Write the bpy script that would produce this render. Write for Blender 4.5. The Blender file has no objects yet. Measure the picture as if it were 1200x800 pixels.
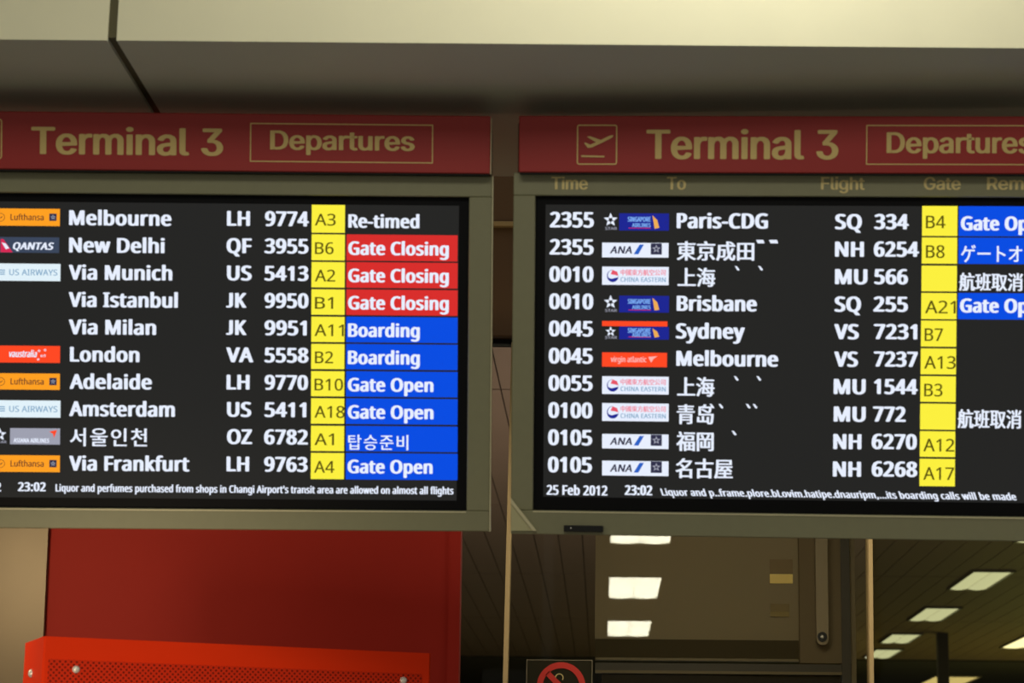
import bpy, math, json
from mathutils import Matrix, Vector

# ------------------------------------------------------------------ camera, world, lights, exposure
S = bpy.context.scene
COL = S.collection
F_PX, PX0, PY0 = 2600.0, 710.0, 400.0          # focal length and principal point, for a 1200 x 800 frame
PITCH, ROLL = math.radians(12.57), 0.0085
CAM = Vector((0, 0, 1.6))
R_CAM = (Matrix.Rotation(math.pi / 2 + PITCH, 4, 'X') @ Matrix.Rotation(ROLL, 4, 'Z'))
cd = bpy.data.cameras.new('camera'); cam = bpy.data.objects.new('camera', cd); COL.objects.link(cam)
cd.sensor_width = 36.0; cd.sensor_fit = 'HORIZONTAL'; cd.lens = 36.0 * F_PX / 1200
cd.shift_x = -(PX0 - 600) / 1200
cd.clip_start = 0.05; cd.clip_end = 200
cd.dof.use_dof = True; cd.dof.focus_distance = 6.0; cd.dof.aperture_fstop = cd.lens / 1000 / 0.0095
cam.matrix_world = Matrix.Translation(CAM) @ R_CAM
S.camera = cam

def lin(r, g, b):
    f = lambda c: c / 12.92 if c <= 0.04045 else ((c + 0.055) / 1.055) ** 2.4
    return (f(r / 255), f(g / 255), f(b / 255), 1.0)

w = bpy.data.worlds.new('world'); S.world = w; w.use_nodes = True
w.node_tree.nodes['Background'].inputs[0].default_value = lin(255, 250, 236)
w.node_tree.nodes['Background'].inputs[1].default_value = 0.24
S.view_settings.view_transform = 'Standard'; S.view_settings.look = 'None'
S.view_settings.gamma = 1.0; S.view_settings.exposure = 0.0; S.view_settings.use_curve_mapping = False

def area_light(name, loc, target, size, size_y, watts, color, spread=180):
    l = bpy.data.lights.new(name, 'AREA'); l.shape = 'RECTANGLE'; l.size = size; l.size_y = size_y
    l.energy = watts; l.color = color[:3]; l.spread = math.radians(spread)
    o = bpy.data.objects.new(name, l); COL.objects.link(o)
    o.location = loc
    o.rotation_euler = (Vector(target) - Vector(loc)).to_track_quat('-Z', 'Y').to_euler()
    return o
LAMP = lin(255, 253, 240)
area_light('concourse_downlight', (0.28, 3.32, 3.9), (0.26, 3.95, 3.0), 0.4, 0.2, 18, LAMP)
area_light('concourse_lamp', (-0.3, 1.6, 3.85), (-0.1, 3.4, 1.2), 1.4, 0.8, 24, LAMP)
area_light('pillar_lamp', (-1.62, 4.45, 2.32), (-1.05, 5.4, 1.85), 0.12, 0.25, 4.4, lin(255, 226, 176))
area_light('hood_fill_light', (-1.3, 2.9, 1.55), (-0.85, 4.4, 1.9), 0.3, 0.3, 0.85, lin(255, 232, 196), 50)  # added fill that brightens the red hood, not a fitting of the place
area_light('door_fill_light', (0.25, 5.25, 2.70), (0.30, 6.2, 1.8), 0.8, 0.15, 3.2, lin(255, 242, 214), 110)  # added fill for door and mullions, hidden behind the right board
area_light('hall_fill_light', (0.6, 9.5, 0.9), (0.6, 10.5, 3.4), 3.0, 4.0, 66, lin(255, 244, 232))  # unseen upward fill, added to brighten the slatted ceiling
area_light('far_fill_light', (5.2, 22.0, 0.9), (5.0, 21.5, 3.4), 2.0, 4.0, 60, lin(240, 240, 140))  # second added fill from below, for the far right of the ceiling

# ------------------------------------------------------------------ helpers
def ray(px, py):
    d = R_CAM.to_3x3() @ Vector(((px - PX0) / F_PX, (PY0 - py) / F_PX, -1.0))
    return d
def on_y(px, py, Y):                             # the point seen at a pixel on the upright plane y = Y
    d = ray(px, py); return CAM + d * (Y / d.y)
def on_z(px, py, Z):
    d = ray(px, py); return CAM + d * ((Z - CAM.z) / d.z)
def at_depth(px, py, depth):
    return CAM + ray(px, py) * depth

MATS = {}
def mat(name, rgb, rough=0.6, metal=0.0, noise=0.0, nscale=40.0, bump=0.0, spec=0.5):
    if name in MATS: return MATS[name]
    m = bpy.data.materials.new(name); m.use_nodes = True; MATS[name] = m
    nt = m.node_tree; b = nt.nodes['Principled BSDF']
    c = lin(*rgb); b.inputs['Base Color'].default_value = c
    b.inputs['Roughness'].default_value = rough; b.inputs['Metallic'].default_value = metal
    b.inputs['Specular IOR Level'].default_value = spec
    if noise or bump:
        tc = nt.nodes.new('ShaderNodeTexCoord'); n = nt.nodes.new('ShaderNodeTexNoise')
        n.inputs['Scale'].default_value = nscale; n.inputs['Detail'].default_value = 4
        nt.links.new(tc.outputs['Object'], n.inputs['Vector'])
        if noise:
            mx = nt.nodes.new('ShaderNodeMix'); mx.data_type = 'RGBA'
            mx.inputs[6].default_value = tuple(v * (1 - noise) for v in c[:3]) + (1,)
            mx.inputs[7].default_value = tuple(min(1, v * (1 + noise)) for v in c[:3]) + (1,)
            nt.links.new(n.outputs['Fac'], mx.inputs[0]); nt.links.new(mx.outputs[2], b.inputs['Base Color'])
        if bump:
            bp = nt.nodes.new('ShaderNodeBump'); bp.inputs['Strength'].default_value = bump; bp.inputs['Distance'].default_value = 0.002
            nt.links.new(n.outputs['Fac'], bp.inputs['Height']); nt.links.new(bp.outputs['Normal'], b.inputs['Normal'])
    return m
def glow(name, rgb, strength=1.0):               # lit screen pixels and lamp diffusers
    if name in MATS: return MATS[name]
    m = bpy.data.materials.new(name); m.use_nodes = True; MATS[name] = m
    nt = m.node_tree; b = nt.nodes['Principled BSDF']
    b.inputs['Base Color'].default_value = (0.004, 0.004, 0.004, 1); b.inputs['Roughness'].default_value = 0.5
    b.inputs['Specular IOR Level'].default_value = 0.1
    b.inputs['Emission Color'].default_value = lin(*rgb); b.inputs['Emission Strength'].default_value = strength
    return m
def glass(name, tint, reflect=1.0):
    if name in MATS: return MATS[name]
    m = bpy.data.materials.new(name); m.use_nodes = True; MATS[name] = m
    nt = m.node_tree; nt.nodes.clear()
    out = nt.nodes.new('ShaderNodeOutputMaterial'); mx = nt.nodes.new('ShaderNodeMixShader')
    tr = nt.nodes.new('ShaderNodeBsdfTransparent'); gl = nt.nodes.new('ShaderNodeBsdfGlossy'); fr = nt.nodes.new('ShaderNodeFresnel')
    tr.inputs[0].default_value = tint; gl.inputs['Roughness'].default_value = 0.02; fr.inputs['IOR'].default_value = 1.3
    gl.inputs['Color'].default_value = (reflect, reflect, reflect, 1)
    nt.links.new(fr.outputs[0], mx.inputs[0]); nt.links.new(tr.outputs[0], mx.inputs[1]); nt.links.new(gl.outputs[0], mx.inputs[2])
    nt.links.new(mx.outputs[0], out.inputs[0]); return m
def veil(name, rgb, opacity):                    # smoked, milky sheet: part see-through, part matt colour
    if name in MATS: return MATS[name]
    m = bpy.data.materials.new(name); m.use_nodes = True; MATS[name] = m
    nt = m.node_tree; nt.nodes.clear()
    out = nt.nodes.new('ShaderNodeOutputMaterial'); mx = nt.nodes.new('ShaderNodeMixShader')
    tr = nt.nodes.new('ShaderNodeBsdfTransparent'); df = nt.nodes.new('ShaderNodeBsdfDiffuse')
    df.inputs[0].default_value = lin(*rgb); mx.inputs[0].default_value = opacity
    tl = nt.nodes.new('ShaderNodeBsdfTranslucent'); tl.inputs[0].default_value = lin(*rgb); m2 = nt.nodes.new('ShaderNodeMixShader'); m2.inputs[0].default_value = 0.5
    nt.links.new(df.outputs[0], m2.inputs[1]); nt.links.new(tl.outputs[0], m2.inputs[2])
    nt.links.new(tr.outputs[0], mx.inputs[1]); nt.links.new(m2.outputs[0], mx.inputs[2])
    nt.links.new(mx.outputs[0], out.inputs[0]); return m

class MB:                                        # collects geometry, links it as ONE mesh object
    def __init__(s): s.v = []; s.f = []; s.m = []; s.mats = []; s.smooth = []
    def mi(s, m):
        if m not in s.mats: s.mats.append(m)
        return s.mats.index(m)
    def poly(s, pts, m, smooth=False):
        i = len(s.v); s.v += [tuple(p) for p in pts]; s.f.append(tuple(range(i, i + len(pts)))); s.m.append(s.mi(m)); s.smooth.append(smooth)
    def mesh(s, vs, fs, m, smooth=False):
        i = len(s.v); s.v += [tuple(p) for p in vs]; k = s.mi(m)
        for f in fs: s.f.append(tuple(i + j for j in f)); s.m.append(k); s.smooth.append(smooth)
    def hexa(s, c, m):                           # 8 corners: near quad 0-3 (anticlockwise seen from the front), far quad 4-7
        s.mesh(c, [(0, 1, 2, 3), (5, 4, 7, 6), (4, 0, 3, 7), (1, 5, 6, 2), (3, 2, 6, 7), (4, 5, 1, 0)], m)
    def box(s, x0, x1, y0, y1, z0, z1, m, bev=0.0):
        if bev <= 0:
            s.hexa([(x0, y0, z0), (x1, y0, z0), (x1, y0, z1), (x0, y0, z1), (x0, y1, z0), (x1, y1, z0), (x1, y1, z1), (x0, y1, z1)], m); return
        b = bev                                  # bevelled box: three nested shells of corner points
        P = []
        for sx, sy, sz in [(a, c, d) for a in (0, 1) for c in (0, 1) for d in (0, 1)]:
            X = x1 if sx else x0; Y = y1 if sy else y0; Z = z1 if sz else z0
            dx = -b if sx else b; dy = -b if sy else b; dz = -b if sz else b
            P.append(((X, Y + dy, Z + dz), (X + dx, Y, Z + dz), (X + dx, Y + dy, Z)))
        I = lambda sx, sy, sz, k: (sx * 4 + sy * 2 + sz) * 3 + k
        V = [p for t in P for p in t]; Fc = []
        for a in (0, 1):
            Fc.append([I(a, 0, 0, 0), I(a, 1, 0, 0), I(a, 1, 1, 0), I(a, 0, 1, 0)][::1 if a else -1])
            Fc.append([I(0, a, 0, 1), I(1, a, 0, 1), I(1, a, 1, 1), I(0, a, 1, 1)][::-1 if a else 1])
            Fc.append([I(0, 0, a, 2), I(1, 0, a, 2), I(1, 1, a, 2), I(0, 1, a, 2)][::1 if a else -1])
        for a in (0, 1):
            for c in (0, 1):
                q = [I(a, c, 0, 0), I(a, c, 0, 1), I(a, c, 1, 1), I(a, c, 1, 0)]; Fc.append(q[::1 if a ^ c else -1][::-1])
                q = [I(a, 0, c, 0), I(a, 0, c, 2), I(a, 1, c, 2), I(a, 1, c, 0)]; Fc.append(q[::-1 if a ^ c else 1][::-1])
                q = [I(0, a, c, 1), I(0, a, c, 2), I(1, a, c, 2), I(1, a, c, 1)]; Fc.append(q[::1 if a ^ c else -1][::-1])
        for a in (0, 1):
            for c in (0, 1):
                for d in (0, 1):
                    t = [I(a, c, d, 0), I(a, c, d, 1), I(a, c, d, 2)]; Fc.append(t if (a + c + d) % 2 else t[::-1])
        s.mesh(V, Fc, m)
    def prism(s, pts, y0, y1, m):                # outline in x-z (anticlockwise from the front), pushed back from y0 to y1
        n = len(pts)
        V = [(p[0], y0, p[1]) for p in pts] + [(p[0], y1, p[1]) for p in pts]
        s.mesh(V, [tuple(range(n)), tuple(range(2 * n - 1, n - 1, -1))] + [(i, i + n, (i + 1) % n + n, (i + 1) % n) for i in range(n)], m)
    def ring(s, cx, cz, r0, r1, y0, y1, m, n=48, a0=0.0, a1=2 * math.pi):
        for i in range(n):
            a = a0 + (a1 - a0) * i / n; b = a0 + (a1 - a0) * (i + 1) / n
            q = [(cx + r0 * math.cos(a), cz + r0 * math.sin(a)), (cx + r1 * math.cos(a), cz + r1 * math.sin(a)), (cx + r1 * math.cos(b), cz + r1 * math.sin(b)), (cx + r0 * math.cos(b), cz + r0 * math.sin(b))]
            s.prism(q, y0, y1, m)
    def dome(s, c, r, h, axis, m, n=14, k=5):    # round-headed screw
        z = Vector(axis).normalized(); x = z.orthogonal().normalized(); y = z.cross(x)
        V = []; Fc = []
        for j in range(k):
            t = math.pi / 2 * j / k
            for i in range(n):
                a = 2 * math.pi * i / n
                V.append(Vector(c) + x * (r * math.cos(t) * math.cos(a)) + y * (r * math.cos(t) * math.sin(a)) + z * (h * math.sin(t)))
        V.append(Vector(c) + z * h)
        for j in range(k - 1):
            for i in range(n): Fc.append((j * n + i, j * n + (i + 1) % n, (j + 1) * n + (i + 1) % n, (j + 1) * n + i))
        for i in range(n): Fc.append(((k - 1) * n + i, (k - 1) * n + (i + 1) % n, k * n))
        s.mesh(V, Fc, m, True)
    def build(s, name, parent=None, **tags):
        me = bpy.data.meshes.new(name); me.from_pydata(s.v, [], s.f)
        for m in s.mats: me.materials.append(m)
        me.polygons.foreach_set('material_index', s.m); me.polygons.foreach_set('use_smooth', s.smooth); me.update()
        o = bpy.data.objects.new(name, me); COL.objects.link(o)
        if parent: o.parent = parent
        for k, v in tags.items(): o[k] = v
        return o
def thing(name, label, cat, matrix=None, group=None):
    o = bpy.data.objects.new(name, None); COL.objects.link(o); o.empty_display_size = 0.1
    if matrix is not None: o.matrix_world = matrix
    o['label'] = label; o['category'] = cat
    if group: o['group'] = group
    return o
def structure(mb, name, parent=None): return mb.build(name, parent, **({} if parent else {'kind': 'structure'}))

# ------------------------------------------------------------------ lettering

# letter outlines (Bezier points, cap height 700)
GLYPHS = r'''{"noto":{" ":[255,[]],
"'":[221,[[126,700,157,700,150,616,144,531,137,447,119,447,101,447,83,447,77,531,70,616,64,700,95,700]]],
",":[263,[[186,107,188,103,182,80,175,55,166,28,157,2,147,-25,136,-51,125,-78,114,-103,104,-126,83,-126,61,-126,40,-126,47,-102,53,-75,59,-47,66,-18,71,10,76,38,82,66,86,91,89,114,120,114,151,114,181,114,184,110]]],
"-":[316,[[118,225,39,225,39,250,39,275,39,301,118,301,197,301,276,301,276,275,276,250,276,225,197,225]]],
".":[263,[[71,29,71,53,71,77,76,94,88,104,100,114,114,119,130,119,147,119,162,114,174,104,186,94,192,77,192,53,192,29,186,12,174,2,162,-8,147,-14,130,-14,114,-14,100,-8,88,2,76,12]]],
"0":[561,[[513,427,513,351,513,294,508,243,500,199,492,155,478,117,459,86,441,55,417,31,387,15,357,-2,321,-10,279,-10,227,-10,184,5,150,33,115,62,90,103,73,157,56,211,48,276,48,351,48,427,56,492,71,545,86,599,111,640,145,668,179,697,224,711,279,711,332,711,375,697,410,668,444,640,470,599,487,545,504,492],[134,415,134,351,134,287,139,234,149,191,158,149,173,117,195,96,216,74,244,64,279,64,315,64,343,74,364,95,385,116,401,148,411,191,421,233,425,287,425,351,425,415,421,468,411,510,401,552,385,584,364,605,343,627,315,637,279,637,244,637,216,627,195,605,173,584,158,552,149,510,139,468]]],
"1":[561,[[348,233,348,0,320,0,292,0,264,0,264,163,264,326,264,489,264,508,264,524,264,537,265,550,265,563,266,574,266,585,267,597,268,610,257,599,248,591,239,583,231,576,220,567,207,556,182,536,157,515,132,495,117,514,102,534,87,553,150,602,213,651,276,700,300,700,324,700,348,700,348,467]]],
"2":[561,[[510,26,510,0,356,0,201,0,47,0,47,24,47,48,47,72,108,133,169,195,230,257,266,292,295,324,320,351,344,378,362,405,375,432,387,458,393,487,393,519,393,557,382,586,359,606,336,626,306,636,270,636,236,636,206,630,180,619,154,607,128,591,101,570,86,589,70,608,55,627,73,643,93,657,115,670,137,682,161,692,187,699,213,706,240,710,270,710,313,710,351,702,382,687,414,672,438,651,455,623,473,595,481,562,481,524,481,487,474,453,459,421,444,389,423,357,396,326,369,295,338,262,302,226,253,178,205,130,156,82,156,81,156,80,156,78,274,78,392,78,510,78,510,52]]],
"3":[561,[[483,587,483,536,483,505,477,478,466,455,454,432,437,413,415,399,393,385,368,375,338,369,338,367,338,366,338,365,394,358,436,341,464,312,491,283,505,245,505,199,505,158,495,122,476,91,458,59,428,34,389,17,349,-1,298,-10,236,-10,200,-10,166,-7,134,-1,103,4,73,14,44,28,44,55,44,82,44,109,74,94,105,83,139,75,173,67,206,63,237,63,300,63,345,75,373,100,401,124,415,158,415,201,415,230,407,254,392,272,376,290,354,303,325,312,295,320,260,325,219,325,196,325,174,325,151,325,151,349,151,374,151,398,174,398,197,398,220,398,258,398,290,404,316,415,342,426,362,441,375,461,388,481,395,504,395,530,395,564,384,591,361,609,338,628,307,637,268,637,243,637,220,635,200,630,180,625,161,618,144,609,126,600,109,590,91,578,77,598,62,618,48,637,73,657,104,674,141,688,178,703,220,710,267,710,340,710,394,693,430,661,466,628]]],
"4":[561,[[541,185,541,159,507,159,473,159,439,159,439,106,439,53,439,0,411,0,384,0,356,0,356,53,356,106,356,159,244,159,132,159,21,159,21,183,21,208,21,232,130,390,240,547,350,704,380,704,409,704,439,704,439,548,439,392,439,236,473,236,507,236,541,236,541,210],[356,383,356,457,356,474,356,489,356,503,357,517,357,531,358,543,358,556,359,567,359,579,360,590,360,601,361,612,359,612,358,612,357,612,352,599,345,586,337,572,329,557,322,545,315,535,245,436,175,336,105,236,189,236,272,236,356,236,356,310]]],
"5":[561,[[247,429,270,429,317,429,359,421,394,405,429,389,457,365,476,335,495,304,505,267,505,224,505,175,494,133,474,99,453,64,423,37,384,18,345,0,298,-10,243,-10,207,-10,173,-7,142,0,110,7,83,16,62,28,62,56,62,83,62,110,85,95,114,84,148,76,181,68,213,64,244,64,279,64,309,69,335,80,361,91,381,107,395,130,409,152,417,181,417,215,417,260,403,296,375,320,346,345,302,357,241,357,223,357,202,355,178,352,155,349,136,345,122,342,107,351,93,360,78,370,87,480,96,590,105,700,222,700,339,700,456,700,456,674,456,648,456,622,363,622,271,622,178,622,173,554,167,486,162,419,173,421,188,423,207,425,226,428]]],
"6":[561,[[54,247,54,299,54,340,57,379,62,419,68,458,77,495,91,530,105,565,124,596,148,623,172,650,203,671,240,687,277,702,322,710,375,710,388,710,403,709,420,708,437,707,450,704,461,701,461,676,461,652,461,627,449,631,436,634,421,636,406,638,392,639,376,639,331,639,294,632,264,617,234,602,210,581,193,555,175,529,163,499,155,465,147,431,142,394,140,356,142,356,144,356,146,356,156,372,168,386,183,398,198,410,217,420,238,427,259,435,284,438,312,438,352,438,388,430,418,413,449,397,472,372,489,341,506,309,515,271,515,225,515,177,506,135,487,100,469,65,443,38,410,19,377,0,338,-10,292,-10,259,-10,228,-4,199,9,170,21,145,40,123,66,101,91,84,123,72,162,60,201],[266,63,291,63,332,63,366,76,391,102,417,129,429,170,429,225,429,270,418,305,396,331,373,358,339,371,294,371,263,371,237,364,214,351,191,339,173,323,160,303,148,283,141,263,141,242,141,221,144,199,150,178,157,158,166,138,179,121,192,103,207,89,226,78,245,68]]],
"7":[561,[[165,0,133,0,229,207,325,414,421,622,295,622,169,622,43,622,43,648,43,674,43,700,200,700,356,700,513,700,513,678,513,656,513,633,418,422,323,211,228,0,197,0]]],
"8":[561,[[240,710,279,710,321,710,357,703,388,691,420,678,444,659,462,634,480,609,489,579,489,542,489,514,483,490,471,469,459,448,443,429,423,413,402,397,380,383,356,371,385,357,411,341,434,324,458,307,477,287,491,264,505,241,512,213,512,181,512,142,502,108,483,80,464,51,438,29,403,14,369,-2,329,-10,282,-10,232,-10,189,-2,154,13,119,28,93,49,75,77,57,105,48,139,48,178,48,210,55,238,68,262,82,285,99,306,122,323,144,340,168,354,193,366,170,379,150,394,131,410,112,427,98,446,87,468,76,489,71,514,71,543,71,579,80,609,98,634,116,658,141,677,173,690,204,703],[132,202,132,177,132,143,144,115,169,93,193,70,230,59,280,59,328,59,365,70,390,93,415,115,427,144,427,180,427,203,421,223,409,241,397,258,380,274,358,287,336,301,310,313,280,325,275,326,270,328,265,330,236,318,212,305,192,290,173,276,158,259,148,241,137,223],[316,640,278,640,242,640,213,632,190,614,167,597,155,572,155,539,155,515,161,495,172,478,183,462,199,448,219,437,238,425,260,414,283,404,306,414,327,425,345,436,363,448,377,462,388,479,399,496,404,516,404,539,404,572,392,597,370,614,347,632]]],
"9":[561,[[510,453,510,401,510,361,507,321,501,282,496,242,486,205,473,170,459,135,440,104,416,77,392,50,361,29,324,13,286,-2,241,-10,188,-10,175,-10,160,-9,143,-7,125,-6,111,-3,100,0,100,25,100,49,100,74,112,70,125,67,141,64,157,62,172,61,186,61,232,61,270,68,300,83,329,98,353,119,371,145,388,170,401,200,409,235,417,269,421,305,423,343,421,343,419,343,417,343,407,328,394,314,379,302,364,290,346,280,325,273,304,265,279,262,250,262,210,262,175,270,145,287,114,303,91,327,74,359,57,390,49,428,49,474,49,523,58,565,77,600,96,635,122,662,155,681,188,700,227,710,273,710,306,710,337,703,366,691,394,678,420,659,441,633,463,608,480,576,492,537,504,499],[297,637,273,637,232,637,199,624,173,597,147,570,134,529,134,475,134,429,145,394,167,368,189,342,223,329,269,329,300,329,327,336,350,349,373,361,391,377,403,397,416,417,423,437,423,458,423,479,419,500,413,521,407,542,398,562,385,579,373,597,357,611,338,622,319,632]]],
":":[263,[[71,29,71,53,71,77,76,94,88,104,100,114,114,119,130,119,147,119,162,114,174,104,186,94,192,77,192,53,192,29,186,12,174,2,162,-8,147,-14,130,-14,114,-14,100,-8,88,2,76,12],[71,449,71,473,71,497,76,515,88,525,100,534,114,539,130,539,147,539,162,534,174,525,186,515,192,497,192,473,192,449,186,432,174,422,162,411,147,406,130,406,114,406,100,411,88,422,76,432]]],
"A":[626,[[565,0,534,0,506,72,478,144,450,217,358,217,265,217,173,217,145,144,117,72,89,0,59,0,30,0,0,0,91,234,182,469,274,703,300,703,326,703,353,703,444,469,535,234,625,0,595,0],[371,436,345,507,343,512,340,522,335,535,331,549,326,563,322,578,318,593,314,604,312,612,308,599,305,585,301,572,298,559,294,546,291,535,287,524,284,515,281,507,255,436,228,366,202,295,276,295,350,295,424,295,397,366]]],
"B":[637,[[228,700,295,700,383,700,449,687,494,661,538,635,561,591,561,526,561,499,556,475,546,453,535,432,520,415,500,400,481,386,456,377,427,372,427,370,427,368,427,367,457,362,483,354,507,341,531,329,550,311,564,288,577,265,584,236,584,199,584,157,575,120,555,91,535,61,507,38,471,23,435,8,392,0,341,0,259,0,177,0,95,0,95,233,95,467,95,700,162,700],[270,402,313,402,373,402,414,412,436,431,458,450,470,479,470,517,470,555,456,583,429,600,402,616,358,625,299,625,260,625,222,625,183,625,183,550,183,476,183,402,226,402],[228,328,183,328,183,244,183,159,183,75,230,75,277,75,325,75,387,75,430,87,454,111,478,135,490,167,490,206,490,231,485,252,474,271,463,289,445,303,420,313,395,323,361,328,318,328,273,328]]],
"C":[620,[[426,632,395,632,358,632,324,626,294,613,264,600,239,582,218,557,197,533,181,503,170,468,158,433,153,394,153,350,153,292,162,242,180,200,198,158,225,125,260,102,296,79,341,68,394,68,425,68,454,70,481,75,509,81,536,87,562,95,562,70,562,44,562,19,536,9,509,2,481,-3,453,-8,420,-10,381,-10,310,-10,251,5,203,34,155,64,119,106,96,160,72,214,60,278,60,351,60,404,67,452,82,496,97,540,118,578,147,610,175,642,210,667,252,684,294,701,342,710,396,710,432,710,467,706,500,699,533,692,563,682,589,669,577,644,566,619,554,594,532,604,508,613,482,621,455,628]]],
"D":[716,[[656,432,656,357,656,278,641,213,612,160,583,107,542,67,487,40,433,13,367,0,290,0,225,0,160,0,95,0,95,233,95,467,95,700,167,700,239,700,311,700,381,700,442,687,494,661,546,635,586,596,614,546,642,495],[563,262,563,354,563,416,552,467,532,507,511,547,481,576,442,596,402,615,354,625,298,625,260,625,222,625,183,625,183,442,183,258,183,75,215,75,247,75,278,75,373,75,444,99,492,146,539,192]]],
"E":[545,[[486,26,486,0,356,0,225,0,95,0,95,233,95,467,95,700,225,700,356,700,486,700,486,674,486,648,486,623,385,623,284,623,183,623,183,550,183,477,183,404,278,404,374,404,469,404,469,378,469,353,469,327,374,327,278,327,183,327,183,244,183,161,183,77,284,77,385,77,486,77,486,52]]],
"F":[509,[[183,99,183,0,154,0,125,0,95,0,95,233,95,467,95,700,225,700,356,700,486,700,486,674,486,648,486,623,385,623,284,623,183,623,183,540,183,457,183,375,278,375,373,375,468,375,468,349,468,323,468,297,373,297,278,297,183,297,183,198]]],
"G":[714,[[399,343,399,370,480,370,560,370,641,370,641,255,641,141,641,26,603,14,565,5,526,-1,488,-7,444,-10,395,-10,323,-10,261,5,212,34,162,63,124,104,99,158,73,212,60,276,60,350,60,423,74,487,103,540,132,594,173,635,227,665,281,695,346,710,423,710,462,710,499,706,534,699,569,692,601,682,631,669,620,643,609,618,598,592,573,603,545,613,514,621,483,628,451,632,418,632,362,632,314,621,275,598,235,575,204,543,183,500,162,458,152,408,152,350,152,294,161,245,179,202,197,160,225,126,264,102,302,79,353,67,416,67,446,67,473,68,494,72,516,75,535,79,553,83,553,153,553,222,553,291,502,291,450,291,399,291,399,317]]],
"H":[726,[[630,233,630,0,601,0,572,0,542,0,542,109,542,218,542,326,423,326,303,326,183,326,183,218,183,109,183,0,154,0,125,0,95,0,95,233,95,467,95,700,125,700,154,700,183,700,183,601,183,503,183,404,303,404,423,404,542,404,542,503,542,601,542,700,572,700,601,700,630,700,630,467]]],
"I":[332,[[292,17,292,0,208,0,124,0,39,0,39,17,39,34,39,51,67,57,94,63,122,70,122,256,122,443,122,629,94,636,67,642,39,649,39,666,39,683,39,700,124,700,208,700,292,700,292,683,292,666,292,649,265,642,237,636,210,629,210,443,210,256,210,70,237,63,265,57,292,51,292,34]]],
"J":[268,[[33,-186,-4,-186,-20,-186,-33,-185,-45,-183,-57,-181,-67,-177,-76,-174,-76,-149,-76,-124,-76,-99,-66,-102,-55,-104,-43,-106,-31,-108,-19,-109,-6,-109,10,-109,26,-106,41,-99,55,-92,67,-81,76,-65,86,-48,90,-25,90,4,90,236,90,468,90,700,120,700,149,700,178,700,178,470,178,241,178,11,178,-34,171,-71,156,-100,141,-130,120,-151,92,-165,65,-179]]],
"K":[607,[[511,132,607,0,572,0,538,0,503,0,420,111,338,223,255,334,231,313,207,292,183,272,183,181,183,91,183,0,154,0,125,0,95,0,95,233,95,467,95,700,125,700,154,700,183,700,183,585,183,470,183,355,203,377,223,399,243,422,263,444,284,466,304,488,367,559,430,629,493,700,527,700,562,700,596,700,504,598,411,497,319,395,415,263]]],
"L":[514,[[226,0,95,0,95,233,95,467,95,700,125,700,154,700,183,700,183,493,183,286,183,78,285,78,387,78,489,78,489,52,489,26,489,0,358,0]]],
"M":[889,[[428,0,404,0,327,205,250,409,174,614,172,614,171,614,170,614,171,601,172,584,173,564,174,543,175,521,175,498,176,474,176,449,176,425,176,283,176,142,176,0,149,0,122,0,95,0,95,233,95,467,95,700,139,700,182,700,225,700,297,509,369,318,441,126,442,126,444,126,445,126,518,318,592,509,665,700,708,700,751,700,794,700,794,467,794,233,794,0,765,0,736,0,707,0,707,143,707,287,707,430,707,453,707,476,708,499,708,521,709,542,711,562,712,582,713,599,714,613,712,613,711,613,710,613,632,408,554,204,476,0,452,0]]],
"N":[745,[[650,233,650,0,616,0,581,0,547,0,422,194,297,388,173,581,171,581,170,581,169,581,170,566,171,549,172,528,173,507,174,485,175,462,176,439,176,415,176,391,176,261,176,130,176,0,149,0,122,0,95,0,95,233,95,467,95,700,129,700,163,700,197,700,322,507,446,314,571,121,572,121,573,121,575,121,574,131,573,147,572,168,571,189,570,211,569,236,568,261,568,284,568,305,568,437,568,568,568,700,595,700,623,700,650,700,650,467]]],
"O":[766,[[706,424,706,351,706,297,699,248,685,203,672,159,651,121,624,89,597,57,563,33,523,16,483,-1,436,-10,383,-10,328,-10,281,-1,240,16,200,33,166,58,139,90,112,121,92,159,79,204,66,248,60,298,60,352,60,424,72,487,95,540,119,594,154,636,202,666,250,696,311,711,384,711,454,711,513,696,561,666,608,636,645,595,669,541,694,487],[153,410,153,351,153,292,161,242,177,199,194,157,219,124,253,101,288,78,331,67,383,67,436,67,480,78,513,101,547,124,572,157,588,199,605,242,613,292,613,351,613,439,594,508,558,558,521,608,463,633,384,633,331,633,288,622,253,600,219,577,194,545,177,502,161,460]]],
"P":[593,[[219,700,280,700,372,700,439,682,480,646,522,610,543,559,543,494,543,465,538,438,529,411,519,385,504,361,482,340,461,319,432,303,396,291,360,279,316,273,264,273,237,273,210,273,183,273,183,182,183,91,183,0,154,0,125,0,95,0,95,233,95,467,95,700,157,700],[335,625,273,625,243,625,213,625,183,625,183,532,183,440,183,348,207,348,230,348,254,348,298,348,335,353,365,362,394,372,416,387,430,408,445,429,452,456,452,490,452,535,438,569,409,591,380,613]]],
"Q":[766,[[706,424,706,351,706,294,698,242,683,196,667,150,645,110,615,78,585,46,547,23,502,8,558,-50,614,-108,670,-167,627,-167,585,-167,543,-167,498,-114,453,-61,408,-9,404,-9,400,-9,396,-9,391,-10,387,-10,383,-10,328,-10,281,-1,240,16,200,33,166,58,139,90,112,121,92,159,79,204,66,248,60,298,60,352,60,424,72,487,95,540,119,594,154,636,202,666,250,696,311,711,384,711,454,711,513,696,561,666,608,636,645,595,669,541,694,487],[153,410,153,351,153,292,161,242,177,199,194,157,219,124,253,101,288,78,331,67,383,67,436,67,480,78,513,101,547,124,572,157,588,199,605,242,613,292,613,351,613,439,594,508,558,558,521,608,463,633,384,633,331,633,288,622,253,600,219,577,194,545,177,502,161,460]]],
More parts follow.
